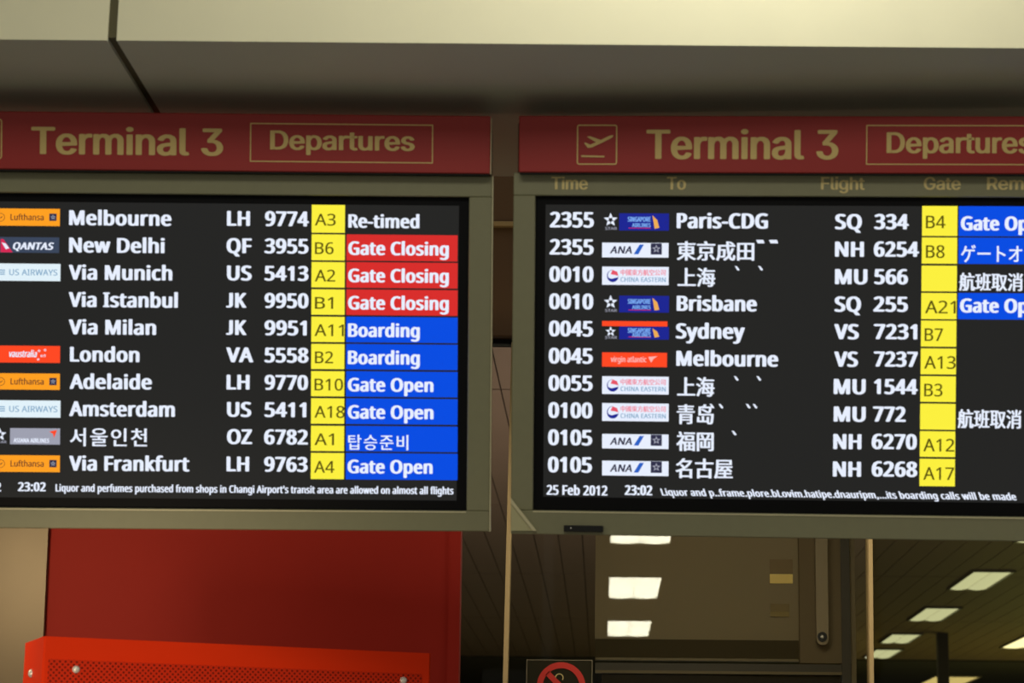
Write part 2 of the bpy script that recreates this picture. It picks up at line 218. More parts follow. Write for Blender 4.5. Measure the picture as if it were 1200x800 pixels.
"R":[610,[[224,700,288,700,346,700,394,693,432,678,469,663,497,641,516,612,534,582,543,545,543,501,543,464,536,433,523,408,509,383,491,363,470,349,449,334,426,322,403,314,467,209,531,105,595,0,561,0,526,0,492,0,436,96,379,193,323,289,276,289,230,289,183,289,183,193,183,96,183,0,154,0,125,0,95,0,95,233,95,467,95,700,159,700],[322,624,283,624,250,624,217,624,183,624,183,537,183,450,183,364,218,364,253,364,288,364,345,364,387,375,413,398,439,420,452,453,452,497,452,528,446,552,434,571,422,589,403,602,378,611,354,619]]],
"S":[538,[[492,224,492,187,492,145,482,110,462,81,442,52,413,29,375,14,337,-2,293,-10,242,-10,216,-10,191,-8,167,-6,143,-3,122,0,102,5,82,10,65,16,50,24,50,52,50,80,50,108,74,97,103,88,138,79,173,71,209,67,246,67,281,67,310,71,333,80,357,90,375,103,386,120,398,137,404,157,404,179,404,202,399,222,389,237,379,253,363,267,339,281,315,294,281,308,239,324,209,335,183,347,160,359,138,372,119,387,104,403,89,419,78,438,70,459,63,480,59,504,59,531,59,569,68,600,87,627,106,653,133,674,166,688,200,703,239,710,282,710,321,710,356,706,388,699,420,692,449,682,475,671,466,645,457,620,448,595,424,606,398,614,369,622,341,629,311,632,280,632,251,632,226,628,207,620,187,611,173,599,163,584,153,568,148,551,148,530,148,507,153,487,163,472,173,456,189,442,211,429,233,417,263,403,301,389,342,374,377,358,405,341,434,323,455,303,470,278,485,254]]],
"T":[545,[[317,208,317,0,287,0,258,0,228,0,228,208,228,415,228,623,156,623,83,623,10,623,10,648,10,674,10,700,185,700,359,700,534,700,534,674,534,648,534,623,462,623,389,623,317,623,317,415]]],
"U":[717,[[627,398,627,247,627,199,618,155,598,116,578,77,549,47,508,24,468,1,417,-10,355,-10,268,-10,202,14,156,61,111,109,88,171,88,249,88,399,88,550,88,700,118,700,147,700,176,700,176,549,176,397,176,246,176,189,192,145,222,114,252,82,298,67,360,67,402,67,437,74,463,90,490,105,509,126,522,153,534,181,540,212,540,247,540,398,540,549,540,700,569,700,598,700,627,700,627,549]]],
"V":[588,[[557,700,588,700,505,467,422,233,338,0,309,0,279,0,250,0,167,233,83,467,0,700,31,700,61,700,92,700,145,550,197,401,250,251,257,232,263,214,269,196,274,178,279,162,283,146,287,130,291,114,294,98,297,114,301,130,305,146,310,162,315,179,320,197,326,215,332,233,338,253,391,402,443,551,495,700,526,700]]],
"W":[912,[[868,700,899,700,837,467,775,233,713,0,683,0,653,0,624,0,578,153,533,306,487,459,483,473,479,487,475,501,472,515,468,529,465,542,461,555,459,567,456,576,454,585,453,592,452,597,451,592,450,585,449,576,447,567,444,555,441,542,438,529,434,515,431,500,427,486,423,471,419,456,375,304,330,152,286,0,257,0,227,0,197,0,135,233,74,467,12,700,42,700,73,700,104,700,140,558,176,415,213,273,217,258,220,243,224,228,227,213,230,199,233,185,236,171,238,157,240,144,242,131,244,118,246,106,248,119,250,132,252,146,255,160,258,174,261,189,264,203,268,218,272,233,275,248,279,263,283,277,325,418,366,559,407,700,437,700,468,700,498,700,541,558,584,416,626,275,631,259,635,244,639,229,643,214,647,199,650,184,653,170,656,156,658,143,661,129,663,117,665,106,667,122,669,139,673,157,676,175,680,194,684,214,689,233,694,253,699,274,735,416,771,558,807,700,838,700]]],
"Y":[555,[[217,471,277,356,338,471,399,585,460,700,492,700,523,700,555,700,477,557,399,414,322,272,322,181,322,91,322,0,292,0,263,0,233,0,233,89,233,178,233,268,156,412,78,556,0,700,32,700,64,700,96,700,157,585]]],
"Z":[561,[[523,26,523,0,361,0,199,0,37,0,37,22,37,44,37,67,160,252,283,437,406,622,287,622,168,622,49,622,49,648,49,674,49,700,204,700,358,700,513,700,513,678,513,656,513,633,390,448,267,263,144,78,270,78,396,78,523,78,523,52]]],
"a":[550,[[248,534,282,534,346,534,394,520,425,492,455,464,471,419,471,358,471,239,471,119,471,0,450,0,429,0,408,0,402,25,397,50,391,75,390,75,389,75,387,75,372,56,357,40,341,27,325,14,306,5,286,-1,265,-7,240,-10,211,-10,179,-10,151,-4,126,7,101,18,81,35,67,58,52,82,45,111,45,146,45,198,66,239,107,267,148,296,211,311,297,314,327,315,357,316,386,317,386,327,386,338,386,348,386,392,377,422,358,439,339,456,312,465,277,465,250,465,224,461,199,452,174,444,151,435,129,425,121,446,112,468,103,489,126,502,153,512,184,521,216,530],[334,255,308,254,242,251,197,241,172,223,147,204,134,178,134,145,134,116,143,94,161,80,179,67,202,60,230,60,275,60,312,72,341,97,371,121,385,159,385,210,385,225,385,241,385,257,359,256]]],
"b":[603,[[170,624,170,564,170,542,169,521,168,501,167,482,166,467,165,456,166,456,168,456,170,456,185,478,205,497,231,512,258,527,291,534,332,534,398,534,450,512,490,466,529,421,549,353,549,263,549,203,540,152,522,112,504,71,479,41,446,21,413,0,375,-10,332,-10,291,-10,258,-2,231,13,205,28,185,46,170,67,167,67,165,67,163,67,157,44,151,22,145,0,125,0,104,0,83,0,83,248,83,497,83,745,112,745,141,745,170,745,170,685],[366,463,318,463,280,463,251,456,229,442,208,428,192,406,183,377,174,348,170,311,170,266,170,264,170,263,170,262,170,197,180,148,201,113,223,79,262,62,320,62,367,62,402,79,425,114,448,148,460,198,460,264,460,330,448,379,425,413,402,446]]],
"c":[471,[[324,-10,294,-10,248,-10,206,0,170,19,134,38,105,67,85,107,64,147,54,198,54,260,54,325,65,377,86,418,108,458,137,488,174,507,211,526,253,535,300,535,327,535,353,533,377,527,402,521,423,515,438,507,429,483,421,459,412,435,396,441,378,447,357,452,336,457,316,460,298,460,263,460,234,452,211,437,188,422,171,400,160,371,149,341,143,305,143,261,143,219,149,183,160,154,171,125,188,102,210,87,232,72,260,65,293,65,322,65,347,68,369,74,391,79,411,87,429,95,429,70,429,44,429,19,412,9,392,2,371,-2,350,-7]]],
"d":[603,[[297,-10,270,-10,204,-10,152,13,113,58,74,104,54,172,54,262,54,352,74,420,113,466,153,512,205,535,271,535,298,535,322,532,342,525,362,518,380,509,395,497,410,485,423,472,433,458,435,458,437,458,439,458,439,466,437,479,436,496,434,512,433,525,433,535,433,605,433,675,433,745,462,745,491,745,520,745,520,497,520,248,520,0,496,0,473,0,450,0,446,24,442,47,437,71,436,71,435,71,433,71,423,56,410,42,395,30,380,18,362,8,342,1,321,-6],[236,62,283,62,339,62,378,77,400,107,423,138,434,184,434,245,434,250,434,256,434,261,434,326,424,376,402,411,380,446,341,464,282,464,236,464,201,445,178,408,155,371,143,322,143,260,143,197,155,148,178,114,201,79]]],
"e":[553,[[240,535,286,535,331,535,370,525,402,506,435,486,460,459,477,423,494,387,503,346,503,298,503,281,503,263,503,246,383,246,263,246,143,246,144,187,160,141,189,110,218,79,258,64,311,64,344,64,374,67,400,73,425,79,452,88,479,100,479,75,479,50,479,25,453,13,426,4,400,-1,374,-7,343,-10,307,-10,257,-10,213,0,175,21,137,41,107,71,86,111,65,151,54,201,54,259,54,316,64,366,83,407,102,448,129,480,164,502,199,524],[315,465,285,465,244,465,212,451,188,425,164,399,150,362,145,315,234,315,324,315,413,315,413,345,408,371,399,393,390,415,376,433,357,446,339,458]]],
"f":[337,[[325,481,325,459,281,459,237,459,193,459,193,306,193,153,193,0,164,0,136,0,107,0,107,153,107,306,107,459,76,459,45,459,15,459,15,472,15,486,15,499,45,509,76,519,107,528,107,539,107,549,107,559,107,604,114,641,127,669,140,697,160,717,185,730,211,743,242,750,277,750,298,750,317,748,335,745,352,741,367,737,379,732,372,710,364,687,357,665,346,668,334,671,321,675,307,678,293,679,278,679,250,679,228,670,214,650,200,631,193,601,193,560,193,548,193,537,193,525,237,525,281,525,325,525,325,503]]],
"g":[603,[[202,535,270,535,304,535,335,529,363,516,391,503,415,483,434,456,436,456,438,456,439,456,443,479,447,502,451,525,474,525,497,525,520,525,520,347,520,169,520,-9,520,-58,511,-100,494,-134,477,-167,451,-193,417,-210,382,-227,338,-235,284,-235,246,-235,212,-233,180,-227,148,-221,120,-213,95,-202,95,-175,95,-149,95,-123,120,-136,149,-146,182,-153,216,-160,251,-164,289,-164,334,-164,370,-150,396,-124,421,-98,434,-61,434,-16,434,-9,434,-2,434,5,434,13,435,24,435,39,436,53,437,64,437,70,436,70,435,70,433,70,415,43,392,23,365,10,338,-3,307,-10,271,-10,203,-10,150,14,111,62,73,109,54,176,54,262,54,345,73,412,111,461,150,511],[317,463,281,463,252,463,227,455,206,439,186,424,170,401,159,371,149,341,143,304,143,261,143,196,155,147,179,112,203,78,238,61,283,61,310,61,333,64,352,71,371,78,387,89,399,103,411,118,421,137,426,160,432,183,435,210,435,241,435,248,435,255,435,262,435,309,430,348,419,377,408,407,392,428,369,442,346,456]]],
"h":[606,[[170,599,170,526,170,514,169,501,168,488,167,475,166,463,165,453,167,453,169,453,171,453,182,471,196,486,213,498,230,510,249,519,270,525,291,531,312,534,334,534,377,534,412,528,441,514,469,501,491,480,505,452,519,424,526,387,526,342,526,228,526,114,526,0,498,0,470,0,441,0,441,112,441,224,441,336,441,379,432,410,413,431,394,452,364,463,324,463,284,463,254,455,231,441,209,426,193,404,184,376,174,348,170,313,170,272,170,181,170,91,170,0,141,0,112,0,83,0,83,248,83,497,83,745,112,745,141,745,170,745,170,672]]],
"i":[253,[[141,525,170,525,170,350,170,175,170,0,141,0,112,0,83,0,83,175,83,350,83,525,112,525],[113,723,127,723,141,723,152,718,162,709,172,700,177,687,177,668,177,649,172,636,162,626,152,617,141,613,127,613,113,613,101,617,91,626,81,636,76,649,76,668,76,687,81,700,91,709,101,718]]],
"j":[253,[[56,-235,22,-235,5,-235,-9,-234,-22,-232,-34,-230,-45,-227,-54,-224,-54,-200,-54,-177,-54,-154,-44,-157,-34,-159,-24,-161,-13,-163,-2,-164,11,-164,32,-164,49,-158,63,-147,76,-135,83,-113,83,-81,83,121,83,323,83,525,112,525,141,525,170,525,170,324,170,123,170,-78,170,-111,164,-139,154,-163,143,-186,127,-204,106,-217,84,-229],[76,649,76,668,76,687,81,700,91,709,101,718,113,723,127,723,141,723,152,718,162,709,172,700,177,687,177,668,177,649,172,636,162,626,152,617,141,613,127,613,113,613,101,617,91,626,81,636]]],
"k":[524,[[169,486,169,356,169,345,168,332,167,315,166,298,165,283,165,271,166,271,167,271,169,271,173,276,178,283,186,293,194,303,202,313,210,323,218,333,225,342,231,348,287,407,343,466,399,525,433,525,466,525,500,525,429,451,358,376,287,301,363,201,439,100,515,0,480,0,445,0,411,0,350,82,289,163,228,245,208,228,189,210,169,193,169,129,169,64,169,0,140,0,112,0,83,0,83,248,83,497,83,745,112,745,140,745,169,745,169,615]]],
"l":[253,[[170,248,170,0,141,0,112,0,83,0,83,248,83,497,83,745,112,745,141,745,170,745,170,497]]],
"m":[917,[[626,535,660,535,719,535,764,520,793,490,823,459,837,410,837,342,837,228,837,114,837,0,809,0,780,0,752,0,752,113,752,225,752,338,752,379,743,410,726,431,709,452,682,463,645,463,594,463,558,448,536,419,514,389,503,346,503,290,503,193,503,97,503,0,475,0,446,0,418,0,418,113,418,225,418,338,418,366,414,389,406,407,398,426,386,440,371,449,355,458,335,463,310,463,275,463,247,455,226,441,206,426,192,405,183,376,174,348,170,314,170,273,170,182,170,91,170,0,141,0,112,0,83,0,83,175,83,350,83,525,107,525,130,525,153,525,157,502,161,478,166,454,167,454,169,454,171,454,182,472,195,487,211,500,227,512,245,521,265,526,284,532,305,535,325,535,366,535,400,528,427,514,454,499,474,477,486,447,488,447,490,447,491,447,509,477,533,499,563,514,594,528]]],
"n":[606,[[314,535,336,535,399,535,446,520,478,490,510,459,526,410,526,342,526,228,526,114,526,0,498,0,470,0,441,0,441,112,441,224,441,336,441,379,432,410,413,431,394,452,364,463,324,463,265,463,225,446,203,414,181,381,170,334,170,273,170,182,170,91,170,0,141,0,112,0,83,0,83,175,83,350,83,525,107,525,130,525,153,525,157,502,161,478,166,454,167,454,169,454,171,454,182,472,197,487,214,500,232,512,251,521,272,526,292,532]]],
"o":[593,[[540,322,540,264,540,220,534,181,523,148,512,114,495,85,474,62,453,38,427,20,397,8,366,-4,332,-10,295,-10,260,-10,228,-4,199,8,170,20,144,38,123,62,101,85,84,114,72,148,60,181,54,220,54,264,54,322,64,371,83,411,103,451,131,482,168,503,204,525,248,535,298,535,346,535,388,525,424,503,460,482,489,451,509,411,530,371],[143,326,143,264,143,223,149,187,159,156,170,126,187,103,210,86,233,70,262,62,297,62,332,62,361,70,384,86,407,103,424,126,435,156,446,187,451,223,451,264,451,306,445,341,434,371,423,400,406,423,384,439,361,455,332,463,296,463,242,463,204,445,179,410,155,375]]],
"p":[603,[[305,535,333,535,398,535,450,513,490,468,529,423,549,355,549,264,549,204,540,154,522,113,504,72,479,42,447,21,414,0,376,-10,332,-10,306,-10,282,-6,261,1,240,8,222,17,207,29,193,40,180,53,170,67,168,67,166,67,164,67,165,56,166,42,168,25,169,8,170,-7,170,-20,170,-92,170,-163,170,-235,141,-235,112,-235,83,-235,83,18,83,272,83,525,107,525,130,525,154,525,158,502,162,478,166,454,167,454,168,454,170,454,180,469,193,483,207,495,222,508,240,517,260,525,281,532],[366,463,318,463,282,463,254,456,232,443,211,429,195,409,185,382,175,356,170,322,170,280,170,275,170,269,170,264,170,221,174,184,183,154,192,124,208,101,230,85,252,70,282,62,320,62,352,62,378,71,399,88,419,106,434,130,445,160,455,191,460,225,460,265,460,325,448,373,425,409,402,445]]],
"q":[603,[[433,-86,433,-11,433,1,434,15,434,30,435,46,436,59,438,71,436,71,434,71,432,71,417,48,397,29,370,14,344,-2,309,-10,268,-10,204,-10,153,13,113,58,74,104,54,172,54,262,54,322,63,372,81,413,100,453,125,484,158,504,191,525,228,535,271,535,312,535,345,527,372,512,398,496,419,477,434,454,436,454,437,454,438,454,442,478,447,502,451,525,474,525,497,525,520,525,520,272,520,18,520,-235,491,-235,462,-235,433,-235,433,-160],[237,62,284,62,320,62,349,68,371,81,393,94,409,115,419,142,428,169,434,203,434,243,434,249,434,255,434,261,434,327,423,378,401,412,379,447,339,464,282,464,235,464,200,445,177,408,155,371,143,322,143,260,143,198,155,149,178,114,201,79]]],
"r":[405,[[304,535,328,535,338,535,349,535,360,534,372,533,382,531,390,529,387,503,383,476,379,450,371,452,362,454,351,455,341,456,332,457,323,457,302,457,283,453,265,444,246,436,230,424,216,408,201,393,190,375,182,353,174,331,170,307,170,280,170,187,170,93,170,0,141,0,112,0,83,0,83,175,83,350,83,525,107,525,130,525,154,525,157,493,160,461,164,429,165,429,166,429,168,429,179,449,192,467,208,483,224,499,242,512,262,521,282,531]]],
"s":[470,[[425,173,425,145,425,111,417,83,400,60,383,37,359,20,327,8,296,-4,259,-10,216,-10,179,-10,148,-7,121,-1,95,5,71,13,51,24,51,50,51,76,51,102,72,92,97,82,127,73,157,64,187,60,218,60,261,60,293,67,313,81,332,95,342,114,342,137,342,150,339,162,331,173,324,183,311,193,293,204,274,214,247,226,213,239,179,252,150,265,125,278,101,292,83,307,70,325,57,344,50,367,50,396,50,441,68,475,104,499,141,523,188,535,247,535,279,535,309,532,337,526,365,520,391,511,415,500,405,477,395,454,385,431,363,441,340,448,316,455,292,461,267,465,241,465,206,465,179,459,160,448,142,436,132,421,132,401,132,387,137,374,145,364,154,354,168,344,188,335,208,325,234,313,268,301,301,289,329,276,353,263,376,250,394,234,407,215,419,197]]],
"t":[354,[[235,61,259,61,272,61,285,62,299,64,313,67,324,69,332,72,332,50,332,28,332,6,323,1,310,-2,293,-5,276,-8,260,-10,244,-10,217,-10,191,-5,168,4,145,14,126,30,112,54,97,77,90,110,90,153,90,255,90,357,90,459,65,459,41,459,16,459,16,473,16,486,16,500,41,511,66,523,91,534,103,572,114,609,125,646,142,646,159,646,176,646,176,606,176,566,176,525,227,525,278,525,328,525,328,503,328,481,328,459,278,459,227,459,176,459,176,358,176,256,176,155,176,123,184,99,200,84,215,68]]],
"u":[606,[[494,525,523,525,523,350,523,175,523,0,499,0,475,0,452,0,448,23,443,46,439,70,438,70,437,70,435,70,424,51,410,36,392,25,375,13,355,4,334,-1,313,-7,292,-10,269,-10,227,-10,192,-3,163,10,135,24,113,44,99,73,85,101,77,137,77,181,77,296,77,411,77,525,107,525,136,525,165,525,165,413,165,300,165,187,165,145,174,114,193,93,212,72,242,62,281,62,321,62,351,69,374,84,397,99,413,120,422,149,432,177,436,211,436,252,436,343,436,434,436,525,465,525]]],
"v":[498,[[232,0,199,0,133,175,66,350,0,525,31,525,61,525,92,525,129,422,167,319,204,216,209,201,215,185,221,168,226,150,232,133,236,117,241,101,244,88,246,76,247,76,249,76,250,76,253,88,256,101,261,118,266,134,272,151,278,169,284,186,290,202,294,216,331,319,369,422,406,525,437,525,467,525,498,525,431,350,365,175,298,0,265,0]]],
"w":[771,[[453,198,423,297,419,311,415,324,411,338,407,351,403,364,400,376,398,388,395,399,392,410,390,420,388,429,386,436,385,436,384,436,382,436,381,429,379,420,377,410,375,399,372,388,369,375,366,363,363,350,359,337,356,323,352,310,347,296,316,198,284,99,253,1,220,1,188,1,155,1,107,176,59,351,11,526,41,526,70,526,100,526,124,433,148,340,173,246,178,227,183,208,187,189,192,169,196,151,200,134,203,117,206,102,207,89,208,89,209,89,211,89,213,97,215,107,218,119,220,130,223,143,226,156,229,169,232,182,236,195,239,208,243,220,246,230,277,329,308,428,339,526,371,526,402,526,433,526,463,428,493,329,524,230,528,215,533,199,538,182,543,165,547,149,551,133,555,117,558,103,559,90,560,90,561,90,563,90,564,101,567,115,570,132,574,149,578,167,583,187,588,207,593,226,598,246,623,340,647,433,672,526,701,526,730,526,760,526,711,351,662,176,614,1,580,1,546,1,513,1,483,100]]],
"x":[519,[[144,179,208,269,147,354,87,440,26,525,59,525,92,525,125,525,170,459,215,393,260,327,305,393,349,459,394,525,426,525,459,525,491,525,431,440,370,354,310,269,374,179,437,90,501,0,468,0,436,0,403,0,355,70,308,140,260,210,211,140,163,70,115,0,82,0,50,0,18,0,81,90]]],
"y":[500,[[72,350,1,525,32,525,62,525,93,525,131,426,169,326,207,226,213,209,219,192,225,175,231,159,236,143,240,128,245,113,248,98,251,83,252,83,254,83,255,83,259,100,265,121,274,148,282,174,291,201,300,227,336,327,371,426,407,525,438,525,469,525,500,525,425,326,349,127,274,-73,261,-105,247,-134,230,-158,213,-183,193,-202,169,-215,145,-229,116,-235,82,-235,67,-235,53,-234,41,-233,29,-231,19,-229,11,-227,11,-205,11,-182,11,-159,18,-160,27,-161,37,-163,47,-164,58,-165,69,-165,89,-165,106,-161,121,-153,136,-146,148,-135,159,-121,169,-107,178,-91,185,-72,194,-48,204,-25,213,-2,142,174]]]},"inter":{" ":[258,[]],
"3":[623,[[347,-9,300,-9,257,-9,218,-2,183,13,147,29,118,50,97,79,75,107,63,142,60,181,90,181,120,181,150,181,153,157,160,137,174,120,188,103,205,90,227,82,249,73,274,69,301,69,329,69,355,74,378,84,401,94,420,108,433,128,446,147,453,171,453,199,453,225,447,248,435,270,423,291,404,309,378,321,352,334,318,341,277,341,256,341,236,341,216,341,216,364,216,388,216,412,276,480,336,548,396,617,396,619,396,620,396,622,296,622,196,622,96,622,96,648,96,674,96,700,235,700,374,700,513,700,513,678,513,656,513,634,439,550,365,467,291,383,291,388,291,393,291,397,342,403,387,397,424,380,461,362,490,338,510,306,531,274,541,239,541,199,541,158,530,122,510,91,489,59,461,35,425,17,389,-1]]],
"D":[691,[[372,0,301,0,245,0,188,0,132,0,132,26,132,52,132,78,187,78,241,78,296,78,353,78,400,89,437,111,475,133,503,164,521,205,540,246,549,295,549,351,549,407,540,456,522,496,503,537,476,568,440,589,403,611,358,622,304,622,245,622,187,622,128,622,128,648,128,674,128,700,189,700,249,700,310,700,378,700,437,686,485,658,533,630,571,590,596,538,622,486,635,424,635,351,635,278,622,216,596,163,570,111,532,70,482,42,433,14],[142,700,171,700,171,467,171,233,171,0,142,0,112,0,83,0,83,233,83,467,83,700,112,700]]],
"F":[564,[[112,0,83,0,83,233,83,467,83,700,224,700,366,700,508,700,508,674,508,648,508,622,396,622,284,622,171,622,171,542,171,462,171,383,273,383,375,383,476,383,476,357,476,331,476,304,375,304,273,304,171,304,171,203,171,101,171,0,142,0]]],
"G":[716,[[425,-9,370,-9,307,-9,253,5,206,35,158,64,122,105,95,159,69,213,55,276,55,350,55,423,69,487,95,541,122,595,158,636,205,665,251,695,305,709,365,709,402,709,436,704,468,693,501,682,529,666,555,646,580,625,601,601,618,573,635,545,646,514,653,480,622,480,592,480,561,480,554,503,545,523,533,541,521,559,507,574,490,587,473,600,455,610,434,617,413,624,390,627,365,627,323,627,286,616,252,595,218,574,192,542,172,501,152,459,142,409,142,350,142,290,152,240,172,199,192,158,219,127,253,105,288,84,327,73,370,73,409,73,444,81,474,98,504,115,528,139,545,170,562,201,571,237,571,279,580,277,589,275,598,274,528,274,459,274,389,274,389,300,389,326,389,352,479,352,568,352,658,352,658,326,658,301,658,275,658,218,645,168,620,125,595,82,561,49,518,26,475,2]]],
"R":[618,[[112,0,83,0,83,233,83,467,83,700,163,700,244,700,325,700,379,700,423,691,458,672,494,654,520,628,537,596,555,564,563,526,563,484,563,442,555,405,537,373,520,342,493,317,458,299,423,281,378,272,325,272,261,272,197,272,132,272,132,298,132,325,132,351,195,351,258,351,321,351,358,351,387,356,410,367,432,378,449,393,459,413,470,433,475,457,475,484,475,512,470,536,459,557,449,577,432,593,409,605,387,616,357,622,320,622,271,622,221,622,171,622,171,415,171,207,171,0,142,0],[520,0,486,0,429,105,373,210,317,315,350,315,383,315,417,315,474,210,531,105,589,0,554,0]]],
"T":[617,[[117,622,44,622,44,648,44,674,44,700,220,700,397,700,574,700,574,674,574,648,574,622,500,622,427,622,353,622,353,414,353,207,353,0,324,0,294,0,265,0,265,207,265,414,265,622,191,622]]],
"a":[536,[[250,-12,220,-12,187,-12,157,-6,130,7,103,19,81,37,66,61,50,85,42,114,42,148,42,179,48,203,59,222,71,240,87,255,107,266,126,276,148,285,172,290,197,295,221,299,245,303,277,307,302,310,322,312,341,314,356,318,365,323,374,329,379,338,379,350,379,351,379,352,379,353,379,375,375,393,367,408,359,423,346,435,330,443,314,451,293,455,269,455,244,455,223,451,205,443,187,436,173,426,162,414,151,402,143,390,138,377,111,385,83,393,56,401,69,432,86,458,108,476,130,495,155,508,183,517,211,525,239,529,267,529,286,529,306,527,329,522,351,517,373,509,393,496,414,483,430,465,443,441,457,417,463,385,463,346,463,231,463,115,463,0,436,0,408,0,381,0,381,24,381,48,381,71,379,71,377,71,375,71,369,59,360,47,347,34,334,21,317,10,296,1,275,-7],[213,62,234,62,266,62,292,69,314,81,335,93,351,109,362,128,374,148,379,168,379,190,379,214,379,237,379,261,376,257,368,254,357,250,346,247,333,244,318,242,304,239,289,237,276,236,262,234,250,232,241,231,221,229,203,224,185,218,167,212,153,203,142,192,132,180,126,164,126,144,126,126,131,111,140,99,149,87,162,78,179,72,195,66]]],
"e":[556,[[328,-11,292,-11,241,-11,197,0,161,23,124,45,96,76,77,117,57,157,47,204,47,257,47,311,57,358,76,399,96,439,123,471,158,494,194,517,235,529,282,529,311,529,339,524,366,515,393,505,417,490,439,469,461,448,479,421,491,388,504,354,511,314,511,267,511,256,511,244,511,233,375,233,239,233,103,233,103,257,103,280,103,304,224,304,344,304,465,304,452,295,439,287,426,278,426,313,421,343,410,369,399,396,383,417,361,432,340,447,314,454,282,454,251,454,224,447,201,431,179,416,162,396,150,371,138,346,132,319,132,290,132,275,132,260,132,244,132,206,139,173,152,146,165,119,184,99,208,85,232,70,260,63,292,63,313,63,332,66,349,73,366,79,381,88,393,100,405,112,414,127,420,145,448,138,475,132,502,125,494,98,481,74,461,54,442,34,417,18,389,6,360,-5]]],
"g":[585,[[327,-207,285,-207,246,-207,213,-202,184,-192,156,-182,132,-169,113,-152,94,-134,80,-116,70,-95,93,-82,116,-69,140,-56,147,-67,156,-78,167,-91,179,-103,194,-113,212,-121,231,-130,255,-134,285,-134,327,-134,362,-124,388,-103,415,-83,428,-51,428,-8,428,26,428,60,428,94,426,94,424,94,421,94,415,83,406,71,394,57,383,43,367,32,347,22,327,12,301,7,268,7,226,7,189,17,155,37,122,57,95,86,76,124,57,162,47,209,47,263,47,317,57,364,76,404,95,443,121,474,155,496,188,518,226,529,270,529,302,529,329,524,349,513,369,502,385,490,397,476,408,462,417,449,423,439,426,439,428,439,431,439,431,467,431,494,431,522,458,522,485,522,513,522,513,344,513,166,513,-12,513,-58,502,-95,482,-124,462,-152,434,-174,400,-187,365,-200],[250,81,282,81,314,81,341,89,363,103,385,118,401,139,413,167,424,194,430,227,430,265,430,302,424,335,413,363,402,391,385,414,363,430,341,446,314,454,282,454,249,454,222,445,200,429,177,412,161,389,149,361,138,333,132,301,132,265,132,228,138,196,150,169,161,141,178,120,200,104,222,89]]],
"h":[564,[[156,342,156,312,156,208,156,104,156,0,128,0,100,0,72,0,72,233,72,467,72,700,100,700,128,700,156,700,156,599,156,497,156,396,151,396,146,396,141,396,157,443,180,478,209,498,239,519,273,529,313,529,348,529,379,522,406,507,433,493,454,471,469,441,484,412,491,375,491,331,491,220,491,110,491,0,463,0,435,0,407,0,407,108,407,216,407,324,407,364,397,396,376,419,354,442,326,453,289,453,264,453,241,447,221,437,201,426,185,410,174,389,162,368]]],
"i":[229,[[100,0,72,0,72,174,72,348,72,522,100,522,128,522,156,522,156,348,156,174,156,0,128,0],[131,609,115,609,99,609,85,615,74,626,63,636,57,649,57,665,57,680,63,694,74,704,85,715,99,721,115,721,131,721,145,715,157,704,168,694,174,680,174,665,174,649,168,636,157,626,145,615]]],
"k":[524,[[182,217,151,188,151,222,151,257,151,291,156,291,161,291,166,291,241,368,316,445,391,522,426,522,461,522,496,522,415,439,334,357,253,274,250,274,247,274,244,274,213,246],[100,0,72,0,72,233,72,467,72,700,100,700,128,700,156,700,156,467,156,233,156,0,128,0],[440,0,404,0,337,85,270,170,203,256,223,275,243,295,263,315,346,210,429,105,512,0,476,0]]],
"l":[260,[[202,-3,192,-3,151,-3,121,7,102,28,82,48,72,78,72,116,72,311,72,505,72,700,100,700,128,700,156,700,156,512,156,324,156,136,156,112,159,95,165,86,171,76,183,71,201,71,210,71,216,72,221,72,225,73,229,74,233,75,239,51,244,27,249,4,241,2,233,0,222,-1,212,-3]]],
"m":[839,[[100,0,72,0,72,174,72,348,72,522,100,522,127,522,154,522,154,483,154,445,155,406,152,406,150,406,148,406,155,434,167,457,182,476,198,494,216,508,237,517,257,527,279,531,302,531,340,531,371,520,395,496,419,473,435,443,442,405,438,405,434,405,430,405,436,431,447,453,464,472,480,491,500,506,524,516,547,526,573,531,601,531,631,531,659,525,684,512,709,498,729,479,744,452,759,425,766,392,766,351,766,234,766,117,766,0,738,0,710,0,682,0,682,116,682,233,682,349,682,387,671,414,650,430,629,447,604,455,576,455,552,455,532,450,515,440,498,430,484,417,475,399,466,382,461,362,461,340,461,227,461,113,461,0,433,0,405,0,377,0,377,119,377,238,377,358,377,387,368,410,348,428,329,446,304,455,274,455,254,455,235,450,217,440,199,431,184,417,173,398,162,379,156,356,156,327,156,218,156,109,156,0,128,0]]],
"n":[564,[[156,342,156,312,156,208,156,104,156,0,128,0,100,0,72,0,72,174,72,348,72,522,99,522,127,522,154,522,154,500,154,470,154,445,156,446,158,447,160,448,168,466,184,482,209,498,239,519,273,529,313,529,348,529,379,522,406,507,433,493,453,471,469,441,484,412,491,375,491,331,491,220,491,110,491,0,463,0,435,0,407,0,407,108,407,216,407,324,407,364,397,396,376,419,354,442,326,453,289,453,264,453,241,447,221,437,201,426,185,410,174,389,162,368]]],
"o":[571,[[333,-11,285,-11,238,-11,196,0,161,23,125,45,97,77,77,117,57,157,47,204,47,258,47,312,57,360,77,401,97,441,125,473,161,495,196,518,238,529,285,529,333,529,375,518,411,495,447,473,475,441,494,401,514,360,524,312,524,258,524,204,514,157,494,117,475,77,447,45,411,23,375,0],[251,64,285,64,320,64,349,73,372,91,395,109,411,132,423,162,434,191,439,223,439,258,439,293,434,325,423,355,411,385,395,409,372,427,349,445,320,454,285,454,251,454,222,445,200,427,177,409,160,385,149,355,138,326,132,293,132,258,132,223,138,191,149,162,160,132,177,109,200,91,222,73]]],
